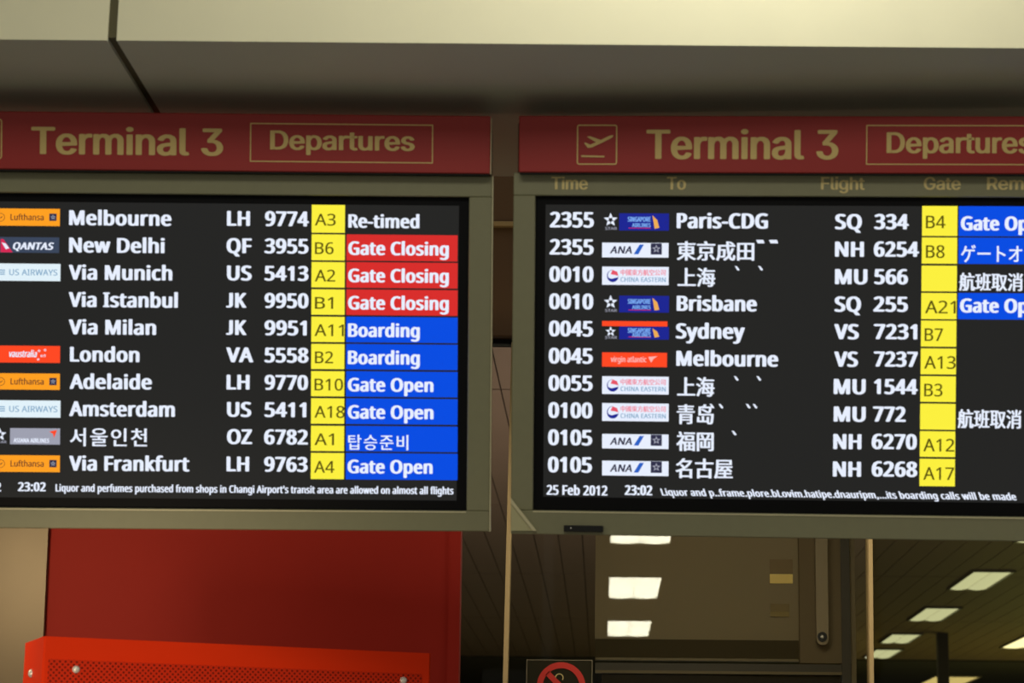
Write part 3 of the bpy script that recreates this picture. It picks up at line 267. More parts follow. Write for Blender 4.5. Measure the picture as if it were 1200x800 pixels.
"p":[584,[[100,-196,72,-196,72,43,72,283,72,522,100,522,127,522,154,522,154,494,154,467,154,439,157,439,160,439,163,439,169,450,178,462,189,476,200,490,216,502,236,513,256,524,282,529,315,529,359,529,397,518,431,496,464,474,490,443,509,403,528,362,537,315,537,260,537,205,528,157,509,116,490,76,464,44,431,22,398,0,359,-11,316,-11,284,-11,258,-6,237,5,217,16,201,29,190,43,178,57,169,70,163,81,161,81,158,81,156,81,156,-12,156,-104,156,-196,128,-196],[271,64,303,64,335,64,362,73,385,90,407,107,423,131,435,160,446,190,451,223,451,261,451,297,446,330,435,359,424,389,407,412,385,428,363,445,336,454,303,454,271,454,244,446,222,429,200,413,183,391,172,362,161,333,155,299,155,261,155,222,161,188,172,158,184,129,200,106,222,89,245,73]]],
"r":[357,[[100,0,72,0,72,174,72,348,72,522,99,522,127,522,154,522,154,495,154,468,154,442,155,442,157,442,159,442,169,468,185,489,210,505,234,521,262,529,293,529,300,529,307,529,315,529,324,529,330,528,335,528,335,500,335,472,335,443,332,444,326,445,316,446,307,448,296,448,285,448,260,448,238,443,219,433,200,423,184,408,173,390,162,372,156,350,156,326,156,217,156,109,156,0,128,0]]],
"s":[502,[[291,-11,250,-11,214,-11,182,-6,154,5,126,15,103,31,85,52,67,73,55,99,49,130,76,135,102,141,129,147,136,118,150,97,171,83,192,69,218,62,249,62,286,62,315,70,336,86,358,101,369,120,369,141,369,160,362,175,350,187,337,199,317,208,292,213,263,220,234,227,205,234,158,245,123,263,99,286,76,310,64,340,64,377,64,407,73,433,89,456,106,479,129,497,158,510,187,523,220,529,257,529,293,529,324,524,349,513,375,502,395,486,411,467,427,447,439,425,446,399,420,393,394,387,369,381,363,401,351,419,334,434,317,450,291,458,258,458,227,458,201,450,180,436,160,422,149,403,149,381,149,362,156,346,171,335,185,323,207,314,236,307,263,301,289,294,316,288,363,277,399,259,421,236,444,212,456,183,456,147,456,116,447,89,430,65,413,41,389,22,358,9,327,-5]]],
"t":[313,[[190,522,280,522,280,498,280,474,280,450,190,450,99,450,9,450,9,474,9,498,9,522,99,522],[89,475,89,648,117,648,145,648,173,648,173,477,173,306,173,134,173,111,178,95,187,84,196,74,212,69,234,69,240,69,247,69,255,70,263,71,271,73,278,74,283,50,288,26,293,2,285,0,275,-3,264,-4,253,-5,242,-6,232,-6,187,-6,152,6,127,29,102,53,89,86,89,128,89,301]]],
"u":[564,[[290,-7,251,-7,216,-7,185,0,158,15,131,29,110,51,95,81,80,110,72,147,72,191,72,301,72,412,72,522,100,522,128,522,156,522,156,414,156,306,156,198,156,158,167,126,188,103,210,80,239,69,275,69,300,69,323,74,343,85,363,96,378,112,390,133,402,154,407,180,407,210,407,314,407,418,407,522,435,522,463,522,491,522,491,348,491,174,491,0,464,0,437,0,410,0,410,42,410,84,410,126,414,126,419,126,423,126,407,78,384,43,354,23,324,3]]]}}'''
GLY = json.loads(GLYPHS)
_cache = {}
def glyph(font, ch):                             # filled outline of one character: verts, faces, advance (cap height 0.7)
    key = (font, ch)
    if key in _cache: return _cache[key]
    if font == 'cjk':
        c = bpy.data.curves.new('glyph', 'FONT'); c.body = ch; c.resolution_u = 3; adv = 1.0
    def filled(c):
        o = bpy.data.objects.new('glyph', c); COL.objects.link(o); bpy.context.view_layer.update()
        ev = o.evaluated_get(bpy.context.evaluated_depsgraph_get()); me = ev.to_mesh()
        v, f = [(q.co.x, q.co.y) for q in me.vertices], [tuple(p.vertices) for p in me.polygons]
        ev.to_mesh_clear(); bpy.data.objects.remove(o); bpy.data.curves.remove(c); return v, f
    if font == 'cjk':
        c = bpy.data.curves.new('glyph', 'FONT'); c.body = ch; c.resolution_u = 3
        r = filled(c) + (1.0,)
    else:
        adv, sp = GLY[font][ch]
        pts = [[(t[i + 2], t[i + 3]) for i in range(0, len(t), 6)] for t in sp]
        def inside(p, q):
            n = False
            for a, b in zip(q, q[1:] + q[:1]):
                if (a[1] > p[1]) != (b[1] > p[1]) and p[0] < a[0] + (p[1] - a[1]) * (b[0] - a[0]) / (b[1] - a[1]): n = not n
            return n
        V, Fc = [], []
        for i, t in enumerate(sp):               # each outer contour with its own holes: strokes of a letter may overlap
            if any(j != i and all(inside(p, pts[j]) for p in pts[i]) for j in range(len(sp))): continue
            c = bpy.data.curves.new('glyph', 'CURVE'); c.dimensions = '2D'; c.fill_mode = 'FRONT'; c.resolution_u = 4
            for u in [t] + [sp[j] for j in range(len(sp)) if j != i and all(inside(p, pts[i]) for p in pts[j])]:
                n = len(u) // 6; b = c.splines.new('BEZIER'); b.bezier_points.add(n - 1); b.use_cyclic_u = True
                for k, p in enumerate(b.bezier_points):
                    q = [v / 1000 for v in u[k * 6:k * 6 + 6]]
                    p.handle_left_type = p.handle_right_type = 'FREE'
                    p.co = (q[2], q[3], 0); p.handle_left = (q[0], q[1], 0); p.handle_right = (q[4], q[5], 0)
            v, f = filled(c); Fc += [tuple(len(V) + x for x in q) for q in f]; V += v
        if font == 'noto' and ch == 'J':         # this board's J stands on the baseline
            lo = min(y for _, y in V); V = [(x, (y - lo) * 0.7 / (0.7 - lo)) for x, y in V]
        r = (V, Fc, adv / 1000)
    _cache[key] = r; return r
def outline(font, s, track=0.0):
    vs, fs, x = [], [], 0.0
    for ch in s:
        if ch == ' ': x += 0.3 if font != 'cjk' else 0.5; continue
        v, f, a = glyph(font, ch); k = len(vs)
        vs += [(p[0] + x, p[1]) for p in v]; fs += [tuple(k + i for i in q) for q in f]; x += a + track
    return vs, fs
def letters(mb, font, s, x0, x1, z0, z1, y, m, bold=0.0, bbox=False, slant=0.0):
    """Write s from x0 to x1 with its baseline at z0 and cap height reaching z1 (bbox: the outline's own box fills the rectangle)."""
    vs, fs = outline(font, s, 0.0 if font != 'noto' else 0.9 * bold / (z1 - z0) * 0.7)
    a, b = min(v[0] for v in vs), max(v[0] for v in vs)
    lo, hi = (min(v[1] for v in vs), max(v[1] for v in vs)) if bbox else (0.0, 0.7)
    bz = bold * 0.3
    kx = (x1 - x0 - 2 * bold) / (b - a); kz = (z1 - z0 - 2 * bz) / (hi - lo)
    base = [(x0 + bold + (v[0] - a) * kx + slant * (v[1] - lo) * kz, z0 + bz + (v[1] - lo) * kz) for v in vs]
    offs = [(0, 0)] if bold <= 0 else [(-1, 0), (-.5, .9), (-.5, -.9), (0, 0), (.5, .9), (.5, -.9), (1, 0)]
    for i, (u, t) in enumerate(offs):
        yy = y - i * 0.00004
        mb.mesh([(p[0] + u * bold, yy, p[1] + t * bz) for p in base], fs, m)

# ------------------------------------------------------------------ materials
plaster = mat('cream_plaster', (222, 217, 186), 0.7, noise=0.04, nscale=8)
soffit_m = mat('soffit_paint', (206, 208, 188), 0.75, noise=0.04, nscale=8)
dark_gap = mat('dark_gap', (26, 24, 20), 0.9)
alu = mat('champagne_aluminium', (145, 142, 110), 0.5, 0.0, noise=0.05, nscale=60)
alu_edge = mat('bright_edge', (222, 212, 172), 0.45, 0.0)
red_sign = mat('red_sign_panel', (172, 46, 42), 0.5)
sign_gold = mat('tan_lettering', (232, 202, 128), 0.5)
caption_m = mat('caption_lettering', (236, 214, 146), 0.5)
bezel_m = mat('black_bezel', (14, 14, 16), 0.6, spec=0.15)
screen_m = glow('screen_black', (35, 35, 34))
white_m = glow('pixel_white', (232, 239, 255), 1.0)
yellow_m = glow('pixel_yellow', (252, 240, 62), 1.0)
gateink_m = glow('pixel_olive', (92, 84, 14), 1.0)
blue_m = glow('pixel_blue', (2, 76, 226), 1.0)
redcell_m = glow('pixel_red', (216, 44, 42), 1.0)
orange_m = glow('pixel_orange', (255, 160, 32), 1.0)
navyink_m = glow('pixel_plum', (96, 52, 40), 1.0)
slate_m = glow('pixel_slate', (58, 70, 92), 1.0)
crimson_m = glow('pixel_crimson', (214, 40, 84), 1.0)
paleblue_m = glow('pixel_pale', (226, 242, 250), 1.0)
greyblue_m = glow('pixel_greyblue', (128, 168, 200), 1.0)
scarlet_m = glow('pixel_scarlet', (255, 72, 34), 1.0)
silver_m = glow('pixel_silver', (158, 160, 176), 1.0)
indigo_m = glow('pixel_indigo', (26, 36, 146), 1.0)
gold_m = glow('pixel_gold', (238, 172, 84), 1.0)
skyink_m = glow('pixel_sky', (122, 170, 240), 1.0)
anablue_m = glow('pixel_royal', (40, 96, 196), 1.0)
pink_m = glow('pixel_pink', (240, 130, 150), 1.0)
pixel_rose = glow('pixel_rose', (232, 84, 104), 1.0); blush_m = glow('pixel_blush', (255, 178, 172), 1.0)
badge_m = glow('pixel_charcoal', (46, 46, 72), 1.0)
black_plastic = mat('black_plastic', (22, 22, 20), 0.4)
panel_red = mat('red_laminate', (162, 40, 30), 0.6, noise=0.06, nscale=6, spec=0.15)
steel_m = mat('screw_steel', (240, 236, 226), 0.22, 0.3)
brown_m = mat('brown_fascia', (112, 84, 56), 0.7, noise=0.08, nscale=10)
slat_m = mat('brown_slat', (134, 110, 92), 0.6, noise=0.06, nscale=5)
void_m = mat('ceiling_void', (20, 17, 14), 0.9)
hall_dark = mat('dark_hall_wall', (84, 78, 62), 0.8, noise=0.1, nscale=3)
stone = mat('floor_stone', (150, 150, 140), 0.35, noise=0.08, nscale=4)
column_m = mat('brushed_column', (114, 100, 76), 0.4, 0.2, noise=0.1, nscale=7)
mullion_m = mat('bronze_mullion', (200, 174, 126), 0.75, 0.0, spec=0.1)
clear = glass('clear_glass', (0.93, 0.93, 0.9, 1), .35); greenish = glass('green_tinted_glass', (0.70, 0.70, 0.58, 1), .35)

# ------------------------------------------------------------------ structure: soffit, floor, column, facade, hall
Z_S = 2.965                                       # underside of the soffit
Y_F = on_z(600, 51.3, Z_S).y                     # its front edge
Y_B = 4.52
fj = on_y(131, 43.8, Y_F).x                      # the joint runs up the fascia and back along the underside
for xa, xb, nm in ((-3.2, fj - 0.0085, 'soffit_panel'), (fj + 0.0085, 3.4, 'soffit_panel')):
    m = MB()
    m.hexa([(xa, Y_F, Z_S), (xb, Y_F, Z_S), (xb, Y_F, 3.95), (xa, Y_F, 3.95), (xa, Y_F + .02, Z_S + .02), (xb, Y_F + .02, Z_S + .02), (xb, Y_F + .02, 3.95), (xa, Y_F + .02, 3.95)], plaster)
    m.mesh([(xa, Y_F, Z_S), (xb, Y_F, Z_S), (xb, Y_B, Z_S), (xa, Y_B, Z_S), (xa, Y_F + .02, Z_S + .02), (xb, Y_F + .02, Z_S + .02), (xb, Y_B, Z_S + .02), (xa, Y_B, Z_S + .02)],
           [(0, 3, 2, 1), (4, 5, 6, 7), (0, 4, 7, 3), (1, 2, 6, 5), (3, 7, 6, 2), (0, 1, 5, 4)], soffit_m)
    structure(m, nm)
m = MB(); m.box(fj - .0084, fj + .0084, Y_F + .008, Y_B - .01, Z_S + .008, 3.95, mat('joint_filler', (96, 90, 66), .9)); structure(m, 'soffit_joint')
m = MB(); m.box(-3.2, 3.4, -3.0, Y_F + .02, 3.951, 4.0, plaster); structure(m, 'ceiling')
m = MB(); m.box(-6, 9, -3.0, 31, -0.06, 0.0, stone); structure(m, 'floor')

Y_G = 5.95                                       # the glass front
zt = on_y(590, 399, Y_G).z                       # bottom of the brown fascia over the glass
m = MB(); m.box(-3.2, 6.5, Y_G - .05, Y_G + .06, zt, 3.9, brown_m, 0.004); structure(m, 'wall_back')
za, zb = on_y(590, 273, Y_G).z, on_y(590, 267, Y_G).z
m = MB(); m.box(-3.2, 6.5, Y_G - .07, Y_G - .0505, za, zb, mat('fascia_trim', (190, 160, 108), 0.5), 0.002); structure(m, 'trim_1')
m = MB(); m.box(-3.2, 6.5, Y_G - .02, Y_G + .03, zt - .012, zt - .0005, dark_gap); structure(m, 'trim_2')

def mullion(n, xa, ya, xb, yb, wpx):
    a0, b0 = on_y(xa - wpx / 2, ya, Y_G), on_y(xa + wpx / 2, ya, Y_G)
    a1, b1 = on_y(xb - wpx / 2, yb, Y_G), on_y(xb + wpx / 2, yb, Y_G)
    def ext(p, q, z): t = (z - p.z) / (q.z - p.z); return (p.x + (q.x - p.x) * t)
    zT, z0 = zt - .0125, 0.0
    m = MB(); y0, y1 = Y_G - .035, Y_G + .035
    m.hexa([(ext(a0, a1, z0), y0, z0), (ext(b0, b1, z0), y0, z0), (ext(b0, b1, zT), y0, zT), (ext(a0, a1, zT), y0, zT),
            (ext(a0, a1, z0), y1, z0), (ext(b0, b1, z0), y1, z0), (ext(b0, b1, zT), y1, zT), (ext(a0, a1, zT), y1, zT)], mullion_m)
    structure(m, n); return ext(a0, a1, 2.3), ext(b0, b1, 2.3)
mA = mullion('trim_3', 597.0, 620, 592.5, 798, 5.2)
mB = mullion('trim_4', 1018.3, 629, 1020.0, 798, 4.6)
for n, xa, xb, g in (('window_1', -3.2, mA[0] + .004, clear), ('window_2', mA[1] - .004, mB[0] + .003, clear), ('window_3', mB[1] - .003, 6.5, greenish)):
    m = MB(); m.box(xa, xb, Y_G - .004, Y_G + .004, 0.0, zt - .0125, g); structure(m, n)

# column at the left, red wall panel
Y_C = 5.405
c1, c2 = on_y(56.5, 620, Y_C), on_y(50.7, 744, Y_C)
def edge(z): return c1.x + (c2.x - c1.x) * (z - c1.z) / (c2.z - c1.z)
m = MB(); zc = 3.9
m.hexa([(-2.6, Y_C, 0), (edge(0), Y_C, 0), (edge(zc), Y_C, zc), (-2.6, Y_C, zc), (-2.6, Y_C + .5, 0), (edge(0), Y_C + .5, 0), (edge(zc), Y_C + .5, zc), (-2.6, Y_C + .5, zc)], column_m)
structure(m, 'column')
Y_R = 5.42
r1, r2 = on_y(540.5, 621, Y_R), on_y(537.5, 798, Y_R)
xr = r1.x + (r2.x - r1.x) * (0 - r1.z) / (r2.z - r1.z); xt = r1.x + (r2.x - r1.x) * (2.75 - r1.z) / (r2.z - r1.z)
m = MB(); xl = edge(0) + .0005; xlt = edge(2.75) + .0005
m.hexa([(xl, Y_R, 0), (xr, Y_R, 0), (xt, Y_R, 2.75), (xlt, Y_R, 2.75), (xl, Y_R + .05, 0), (xr, Y_R + .05, 0), (xt, Y_R + .05, 2.75), (xlt, Y_R + .05, 2.75)], panel_red)
t = thing('wall_panel', 'tall plain dark red wall panel behind the left departures board', 'panel', Matrix.Translation((xl, Y_R, 0)))
o = m.build('sheet', t); o.matrix_parent_inverse = t.matrix_world.inverted()
m = MB(); m.hexa([(xr - .028, Y_R - .006, 0), (xr, Y_R - .006, 0), (xt, Y_R - .006, 2.75), (xt - .028, Y_R - .006, 2.75), (xr - .028, Y_R - .0005, 0), (xr, Y_R - .0005, 0), (xt, Y_R - .0005, 2.75), (xt - .028, Y_R - .0005, 2.75)], panel_red)
o = m.build('edge_strip', t); o.matrix_parent_inverse = t.matrix_world.inverted()

# dark hall beyond the glass: slatted ceiling, end wall, beam, post
Z_H = CAM.z + 1.85
JOINTS = [6.05, 9.25, 12.63, 16.01, 19.39, 23.6]
P_S = 0.153; x_first = on_z(637, 678, Z_H).x
m = MB()
k0, k1 = int((-3.0 - x_first) / P_S), int((6.3 - x_first) / P_S)
for k in range(k0, k1 + 1):
    xa = x_first + k * P_S + .003; xb = xa + P_S - .006
    for ya, yb in zip(JOINTS[:-1], JOINTS[1:]):
        m.box(xa, xb, ya + .010, yb - .010, Z_H, Z_H + .015, slat_m)
m.box(-3.2, 6.5, 6.03, 23.62, Z_H + .03, Z_H + .06, void_m)
structure(m, 'ceiling_slats')
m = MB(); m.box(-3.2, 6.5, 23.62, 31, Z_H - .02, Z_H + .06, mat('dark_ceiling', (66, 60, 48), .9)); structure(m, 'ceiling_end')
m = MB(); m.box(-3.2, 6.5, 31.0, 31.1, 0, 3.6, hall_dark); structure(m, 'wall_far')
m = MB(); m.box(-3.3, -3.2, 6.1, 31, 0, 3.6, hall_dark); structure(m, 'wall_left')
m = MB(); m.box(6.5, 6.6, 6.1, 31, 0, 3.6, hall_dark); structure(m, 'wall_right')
px_ = on_z(1105, 741, Z_H)
m = MB(); m.box(px_.x - .05, px_.x + .05, px_.y, px_.y + .1, 0, Z_H - .0005, hall_dark, .004); structure(m, 'post')

# ------------------------------------------------------------------ ceiling lights of the hall
lamp_w = glow('lamp_white', (255, 250, 226), 16.0); lamp_g = glow('lamp_dim', (236, 236, 204), 1.3); lamp_y = glow('lamp_warm', (255, 240, 200), 3.0)
lamp_t = glow('lamp_tan', (240, 214, 150), 1.4)
lamp_rim = mat('lamp_rim', (120, 112, 90), 0.5)
def ceiling_light(label, xa, xb, ya, yb, em, group, z=None):
    z = Z_H if z is None else z
    cx, cy = (xa + xb) / 2, (ya + yb) / 2; hw, hl = (xb - xa) / 2, (yb - ya) / 2
    t = thing('ceiling_light', label, 'light', Matrix.Translation((cx, cy, z)), group)
    m = MB(); r = .014
    for a, b, c, d in ((-hw - r, -hw, -hl - r, hl + r), (hw, hw + r, -hl - r, hl + r), (-hw, hw, -hl - r, -hl), (-hw, hw, hl, hl + r)):
        m.box(a, b, c, d, -.018, -.0005, lamp_rim)
    m.build('lamp_frame', t)
    for s in (-1, 1):                            # two shallow curved diffusers meeting in a ridge
        m = MB(); n = 6
        for i in range(n):
            u0, u1 = i / n, (i + 1) / n
            X = lambda u: s * (0.002 + u * (hw - .003)); Z = lambda u: -.006 - .010 * math.sin(math.pi * u)
            q = [(X(u0), -hl, Z(u0)), (X(u1), -hl, Z(u1)), (X(u1), hl, Z(u1)), (X(u0), hl, Z(u0))]
            m.poly(q if s < 0 else q[::-1], em, True)
        m.build('diffuser', t)
    return t
G1, G2, G3 = 'bright lights in a row behind the middle pane', 'dim lights in a row behind the right pane', 'warm lights at the far right of the hall'
for lab, ya, yb in (('bright white ceiling light nearest the board, touching its bottom frame', 12.66, 14.19),
                    ('bright white ceiling light in the middle of the row of three', 16.07, 17.55),
                    ('bright white ceiling light lowest and farthest of the row of three', 19.40, 20.95)):
    ceiling_light(lab, .04, .42, ya, yb, lamp_w, G1)
for lab, xa, xb, ya, yb in (('pale ceiling light cut off by the photo edge just under the right board', 2.60, 2.89, 12.95, 13.98),
                    ('largest pale green ceiling light seen whole behind the right glass pane', 2.60, 2.88, 15.56, 16.73),
                    ('pale ceiling light next below the largest one behind the right pane', 2.63, 2.91, 18.1, 19.2),
                    ('narrow pale ceiling light just above the lowest one beside the right mullion', 2.66, 2.93, 20.5, 21.45),
                    ('lowest small pale ceiling light touching the right mullion', 2.72, 2.98, 22.2, 23.3)):
    ceiling_light(lab, xa, xb, ya, yb, lamp_g, G2)
ceiling_light('brightest cream ceiling light cut by the right photo edge', 3.90, 4.34, 20.2, 21.9, lamp_y, G3)
ceiling_light('tan ceiling light partly behind the slim post at the bottom right', 3.80, 4.32, 25.6, 27.0, lamp_t, G3, Z_H - .0205)

# ------------------------------------------------------------------ smoked sliding door behind the middle pane
Y_D = 6.55
P = lambda x, y: on_y(x, y, Y_D)
smoked = veil('smoked_infill', (184, 170, 138), 0.72)
stile_m = veil('smoked_stile', (160, 144, 114), 0.85)
rail_d = mat('dark_bronze_rail', (64, 57, 42), 0.5); rail_l = mat('pale_bronze_strip', (112, 98, 64), 0.5)
handle_m = mat('door_handle_bronze', (150, 134, 104), 0.5, 0.0)
ztop = zt - .03
def slab(m, x0, x1, y0, y1, d0, d1, material, top=False):
    a, b = P((x0), (y0 + y1) / 2), P((x1), (y0 + y1) / 2)
    z1 = ztop if top else P((x0 + x1) / 2, y0).z; z0 = P((x0 + x1) / 2, y1).z if y1 < 2000 else 0.0
    m.box(a.x, b.x, Y_D + d0, Y_D + d1, z0, z1, material)
m = MB(); slab(m, 697.5, 936, 620, 749, .010, .016, smoked, True); door = structure(m, 'door_1')
m = MB(); slab(m, 936.5, 997.5, 620, 777, -.006, .024, stile_m, True); m.build('stile', door)
m = MB(); slab(m, 998, 1009, 620, 2500, -.010, .030, rail_d, True); m.build('stile', door)
m = MB(); slab(m, 1009.5, 1016, 620, 2500, -.004, .020, rail_l, True); m.build('stile', door)
m = MB(); slab(m, 697.5, 936, 749.3, 771, .000, .020, veil('smoked_rail', (104, 94, 70), .8)); m.build('bottom_rail', door)
m = MB(); slab(m, 697.5, 936, 771.2, 774.2, -.006, .022, rail_l); m.build('strip', door)
m = MB(); slab(m, 697.5, 997.5, 777.3, 786, .000, .020, rail_d); m.build('bottom_rail', door)
m = MB(); slab(m, 697.5, 997.5, 786.2, 789.6, -.004, .022, rail_l); m.build('strip', door)
m = MB(); slab(m, 697.5, 997.5, 789.8, 2500, .004, .012, veil('dark_lower_glass', (76, 68, 48), .7)); m.build('lower_pane', door)
a, b = P(954.5, 690), P(968.5, 690); zl = P(961, 757).z; cx = (a.x + b.x) / 2; r = (b.x - a.x) / 2
pts = [(cx + r * math.cos(t), zl + r + r * math.sin(t)) for t in [math.pi + math.pi * i / 10 for i in range(11)]]
pts = pts + [(b.x, ztop - .05), (a.x, ztop - .05)]
m = MB(); m.prism(pts, Y_D - .045, Y_D - .0065, handle_m); h = m.build('door_handle', door)
lk = P(961.8, 747.5)
m = MB(); m.ring(lk.x, lk.z, .006, .014, Y_D - .050, Y_D - .0451, black_plastic, 24); m.dome((lk.x, Y_D - .0455, lk.z), .006, .004, (0, -1, 0), steel_m); m.build('lock', h)
def notice(lab, x0, y0, x1, y1, split, top_m, low_m):
    a, b = P(x0, y1), P(x1, y0); zs = P((x0 + x1) / 2, split).z
    t = thing('notice', lab, 'sign', Matrix.Translation(((a.x + b.x) / 2, Y_D + .009, a.z)))
    w2 = (b.x - a.x) / 2
    m = MB(); m.box(-w2, w2, -.003, 0, zs - a.z, b.z - a.z, top_m); m.build('upper_field', t)
    m = MB(); m.box(-w2, w2, -.003, 0, 0, zs - a.z - .0004, low_m); m.build('lower_band', t)
notice('small square notice with a yellow lower band on the smoked brown door', 902.5, 655, 929, 683, 672, mat('notice_brown', (128, 106, 66), .6), mat('notice_yellow', (255, 224, 130), .6))
notice('faint olive notice below the yellow banded notice on the brown door', 903, 707, 925, 722, 716, mat('notice_dull', (128, 108, 60), .6), mat('notice_olive', (140, 120, 62), .6))

# ------------------------------------------------------------------ no smoking sign stuck on the glass
Y_N = Y_G - .0042
P2 = lambda x, y: on_y(x, y, Y_N)
a, b = P2(617, 772.5), P2(694.5, 772.5); sc = (b.x - a.x) / 77.5; cxn = (a.x + b.x) / 2
zc = P2(657.5, 804.5).z; xc = P2(657.5, 804.5).x
t = thing('no_smoking_sign', 'square dark no smoking sign with red ring stuck on the glass', 'sign', Matrix.Translation((cxn, Y_N, zc)))
m = MB(); hw = 38.7 * sc; zt_ = a.z - zc
m.box(-hw, hw, -.002, 0, -52 * sc, zt_, veil('sign_plate', (74, 70, 54), .55)); m.build('plate', t)
m = MB(); e = .9 * sc
for q in ((-hw, hw, zt_ - e, zt_), (-hw, -hw + e, -52 * sc, zt_ - e), (hw - e, hw, -52 * sc, zt_ - e), (-hw, hw, -52 * sc - e, -52 * sc)):
    m.box(q[0], q[1], -.0028, -.0001, q[2], q[3], mat('sign_border', (112, 102, 78), .6))
m.build('border', t)
dx = xc - cxn; sign_red = mat('sign_red', (190, 40, 26), .5); sign_cream = mat('sign_cream', (206, 186, 120), .5)
m = MB(); m.ring(dx, 0, 21.5 * sc, 28.5 * sc, -.0036, -.0021, sign_red, 56)
L = 22.5 * sc; wv = 3.2 * sc; u = Vector((-.72, .70)); v = Vector((-.70, -.72))
m.prism([(dx + u.x * L + v.x * wv, u.y * L + v.y * wv), (dx - u.x * L + v.x * wv, -u.y * L + v.y * wv), (dx - u.x * L - v.x * wv, -u.y * L - v.y * wv), (dx + u.x * L - v.x * wv, u.y * L - v.y * wv)], -.0036, -.0021, sign_red)
m.build('prohibition_ring', t)
m = MB(); m.box(dx - 14 * sc, dx + 12 * sc, -.0030, -.0021, -9 * sc, -4.5 * sc, sign_cream); m.build('cigarette', t)
m = MB()
for i in range(9):                               # curl of smoke
    a0 = -.6 + i * .48; a1 = a0 + .5; R = 4.4 * sc
    m.ring(dx - 2.2 * sc, 10.5 * sc, R - .55 * sc, R + .55 * sc, -.0030, -.0021, sign_cream, 3, a0, a1)
m.prism([(dx - 6 * sc, 7 * sc), (dx - 4.6 * sc, 7.4 * sc), (dx + 3 * sc, -3.4 * sc), (dx + 1.4 * sc, -3.8 * sc)], -.0030, -.0021, sign_cream)
m.build('smoke_curl', t)

# ------------------------------------------------------------------ red perforated metal hood, lower left
zh = at_depth(52, 745, 4.25).z
A = on_z(52, 745, zh); B = on_z(505.5, 765.3, zh)
ex = Vector((B.x - A.x, B.y - A.y, 0)).normalized(); wd = (Vector((B.x, B.y, 0)) - Vector((A.x, A.y, 0))).length
M_H = Matrix.Translation((A.x, A.y, 0)) @ Matrix.Rotation(math.atan2(ex.y, ex.x), 4, 'Z')
t = thing('perforated_hood', 'bright red perforated metal hood standing in front of the dark red wall panel', 'hood', M_H)
hood_m = mat('hood_red', (236, 54, 8), 0.5, noise=0.05, nscale=6, spec=0.12)
def perforated():
    m = bpy.data.materials.new('hood_perforated'); m.use_nodes = True; nt = m.node_tree; b = nt.nodes['Principled BSDF']
    b.inputs['Roughness'].default_value = .55; b.inputs['Specular IOR Level'].default_value = .12
    tc = nt.nodes.new('ShaderNodeTexCoord'); mp = nt.nodes.new('ShaderNodeMapping'); mp.inputs['Rotation'].default_value = (0, math.radians(45), 0)
    mp.inputs['Scale'].default_value = (1 / .0076,) * 3
    nt.links.new(tc.outputs['Object'], mp.inputs['Vector'])
    sep = nt.nodes.new('ShaderNodeSeparateXYZ'); nt.links.new(mp.outputs[0], sep.inputs[0])
    def op(kind, *ins):
        n = nt.nodes.new('ShaderNodeMath'); n.operation = kind
        for i, v in enumerate(ins):
            if isinstance(v, (int, float)): n.inputs[i].default_value = v
            else: nt.links.new(v, n.inputs[i])
        return n.outputs[0]
    d = [op('POWER', op('SUBTRACT', op('FRACT', sep.outputs[i]), .5), 2.0) for i in (0, 2)]
    hole = op('LESS_THAN', op('ADD', d[0], d[1]), .085)
    mx = nt.nodes.new('ShaderNodeMix'); mx.data_type = 'RGBA'; mx.inputs[6].default_value = lin(216, 48, 14); mx.inputs[7].default_value = lin(124, 24, 6)
    nt.links.new(hole, mx.inputs[0]); nt.links.new(mx.outputs[2], b.inputs['Base Color']); return m
perf_m = perforated()
zb_ = .75; D = .185
m = MB()                                         # shell with a folded front edge, open below
prof = [(0.004, 0), (wd - .004, 0), (wd, .004), (wd, D), (0, D), (0, .004)]
n = len(prof); V = [(p[0], p[1], zb_) for p in prof] + [(p[0], p[1], zh) for i, p in enumerate(prof)]
m.mesh(V, [(i, (i + 1) % n, (i + 1) % n + n, i + n) for i in range(n)] + [tuple(range(n, 2 * n)), tuple(range(n - 1, -1, -1))], hood_m)
m.build('shell', t)
loc = lambda x, y: (M_H.inverted() @ Vector(tuple(CAM + ray(x, y) * ((M_H.inverted() @ CAM).y / -(M_H.inverted().to_3x3() @ ray(x, y)).y))))
pl, pr = loc(57, 772), loc(494, 785)
m = MB(); m.box(pl.x, pr.x, -.0015, -.0002, zb_ + .05, pl.z, perf_m); m.build('perforated_sheet', t)
for x, y in ((89, 784), (472.5, 797)):
    q = loc(x, y); m = MB(); m.dome((q.x, -.0016, q.z), .0075, .006, (0, -1, 0), steel_m); m.build('screw', t)
sz = loc(43.5, 784.5).z; m = MB(); m.dome((-.0001, .105, sz), .0085, .006, (-1, 0, 0), steel_m); m.build('screw', t)

# ------------------------------------------------------------------ departure boards
class Board:
    def __init__(s, anchor, depth, yaw, label):
        s.M = Matrix.Translation(at_depth(*anchor, depth)) @ Matrix.Rotation(PITCH, 4, 'X') @ Matrix.Rotation(yaw, 4, 'Z')
        s.I = s.M.inverted(); s.c = s.I @ CAM
        s.root = thing('departures_board', label, 'display board', s.M, 'departures boards')
    def L(s, px, py, y=0.0):                     # pixel -> board coordinates (x across, z up) on the plane y
        d = s.I.to_3x3() @ ray(px, py); p = s.c + d * ((y - s.c.y) / d.y); return p.x, p.z
    def rect(s, x0, y0, x1, y1, y=0.0):          # upright rectangle through the middles of the four sides
        xm, ym = (x0 + x1) / 2, (y0 + y1) / 2
        return s.L(x0, ym, y)[0], s.L(x1, ym, y)[0], s.L(xm, y1, y)[1], s.L(xm, y0, y)[1]

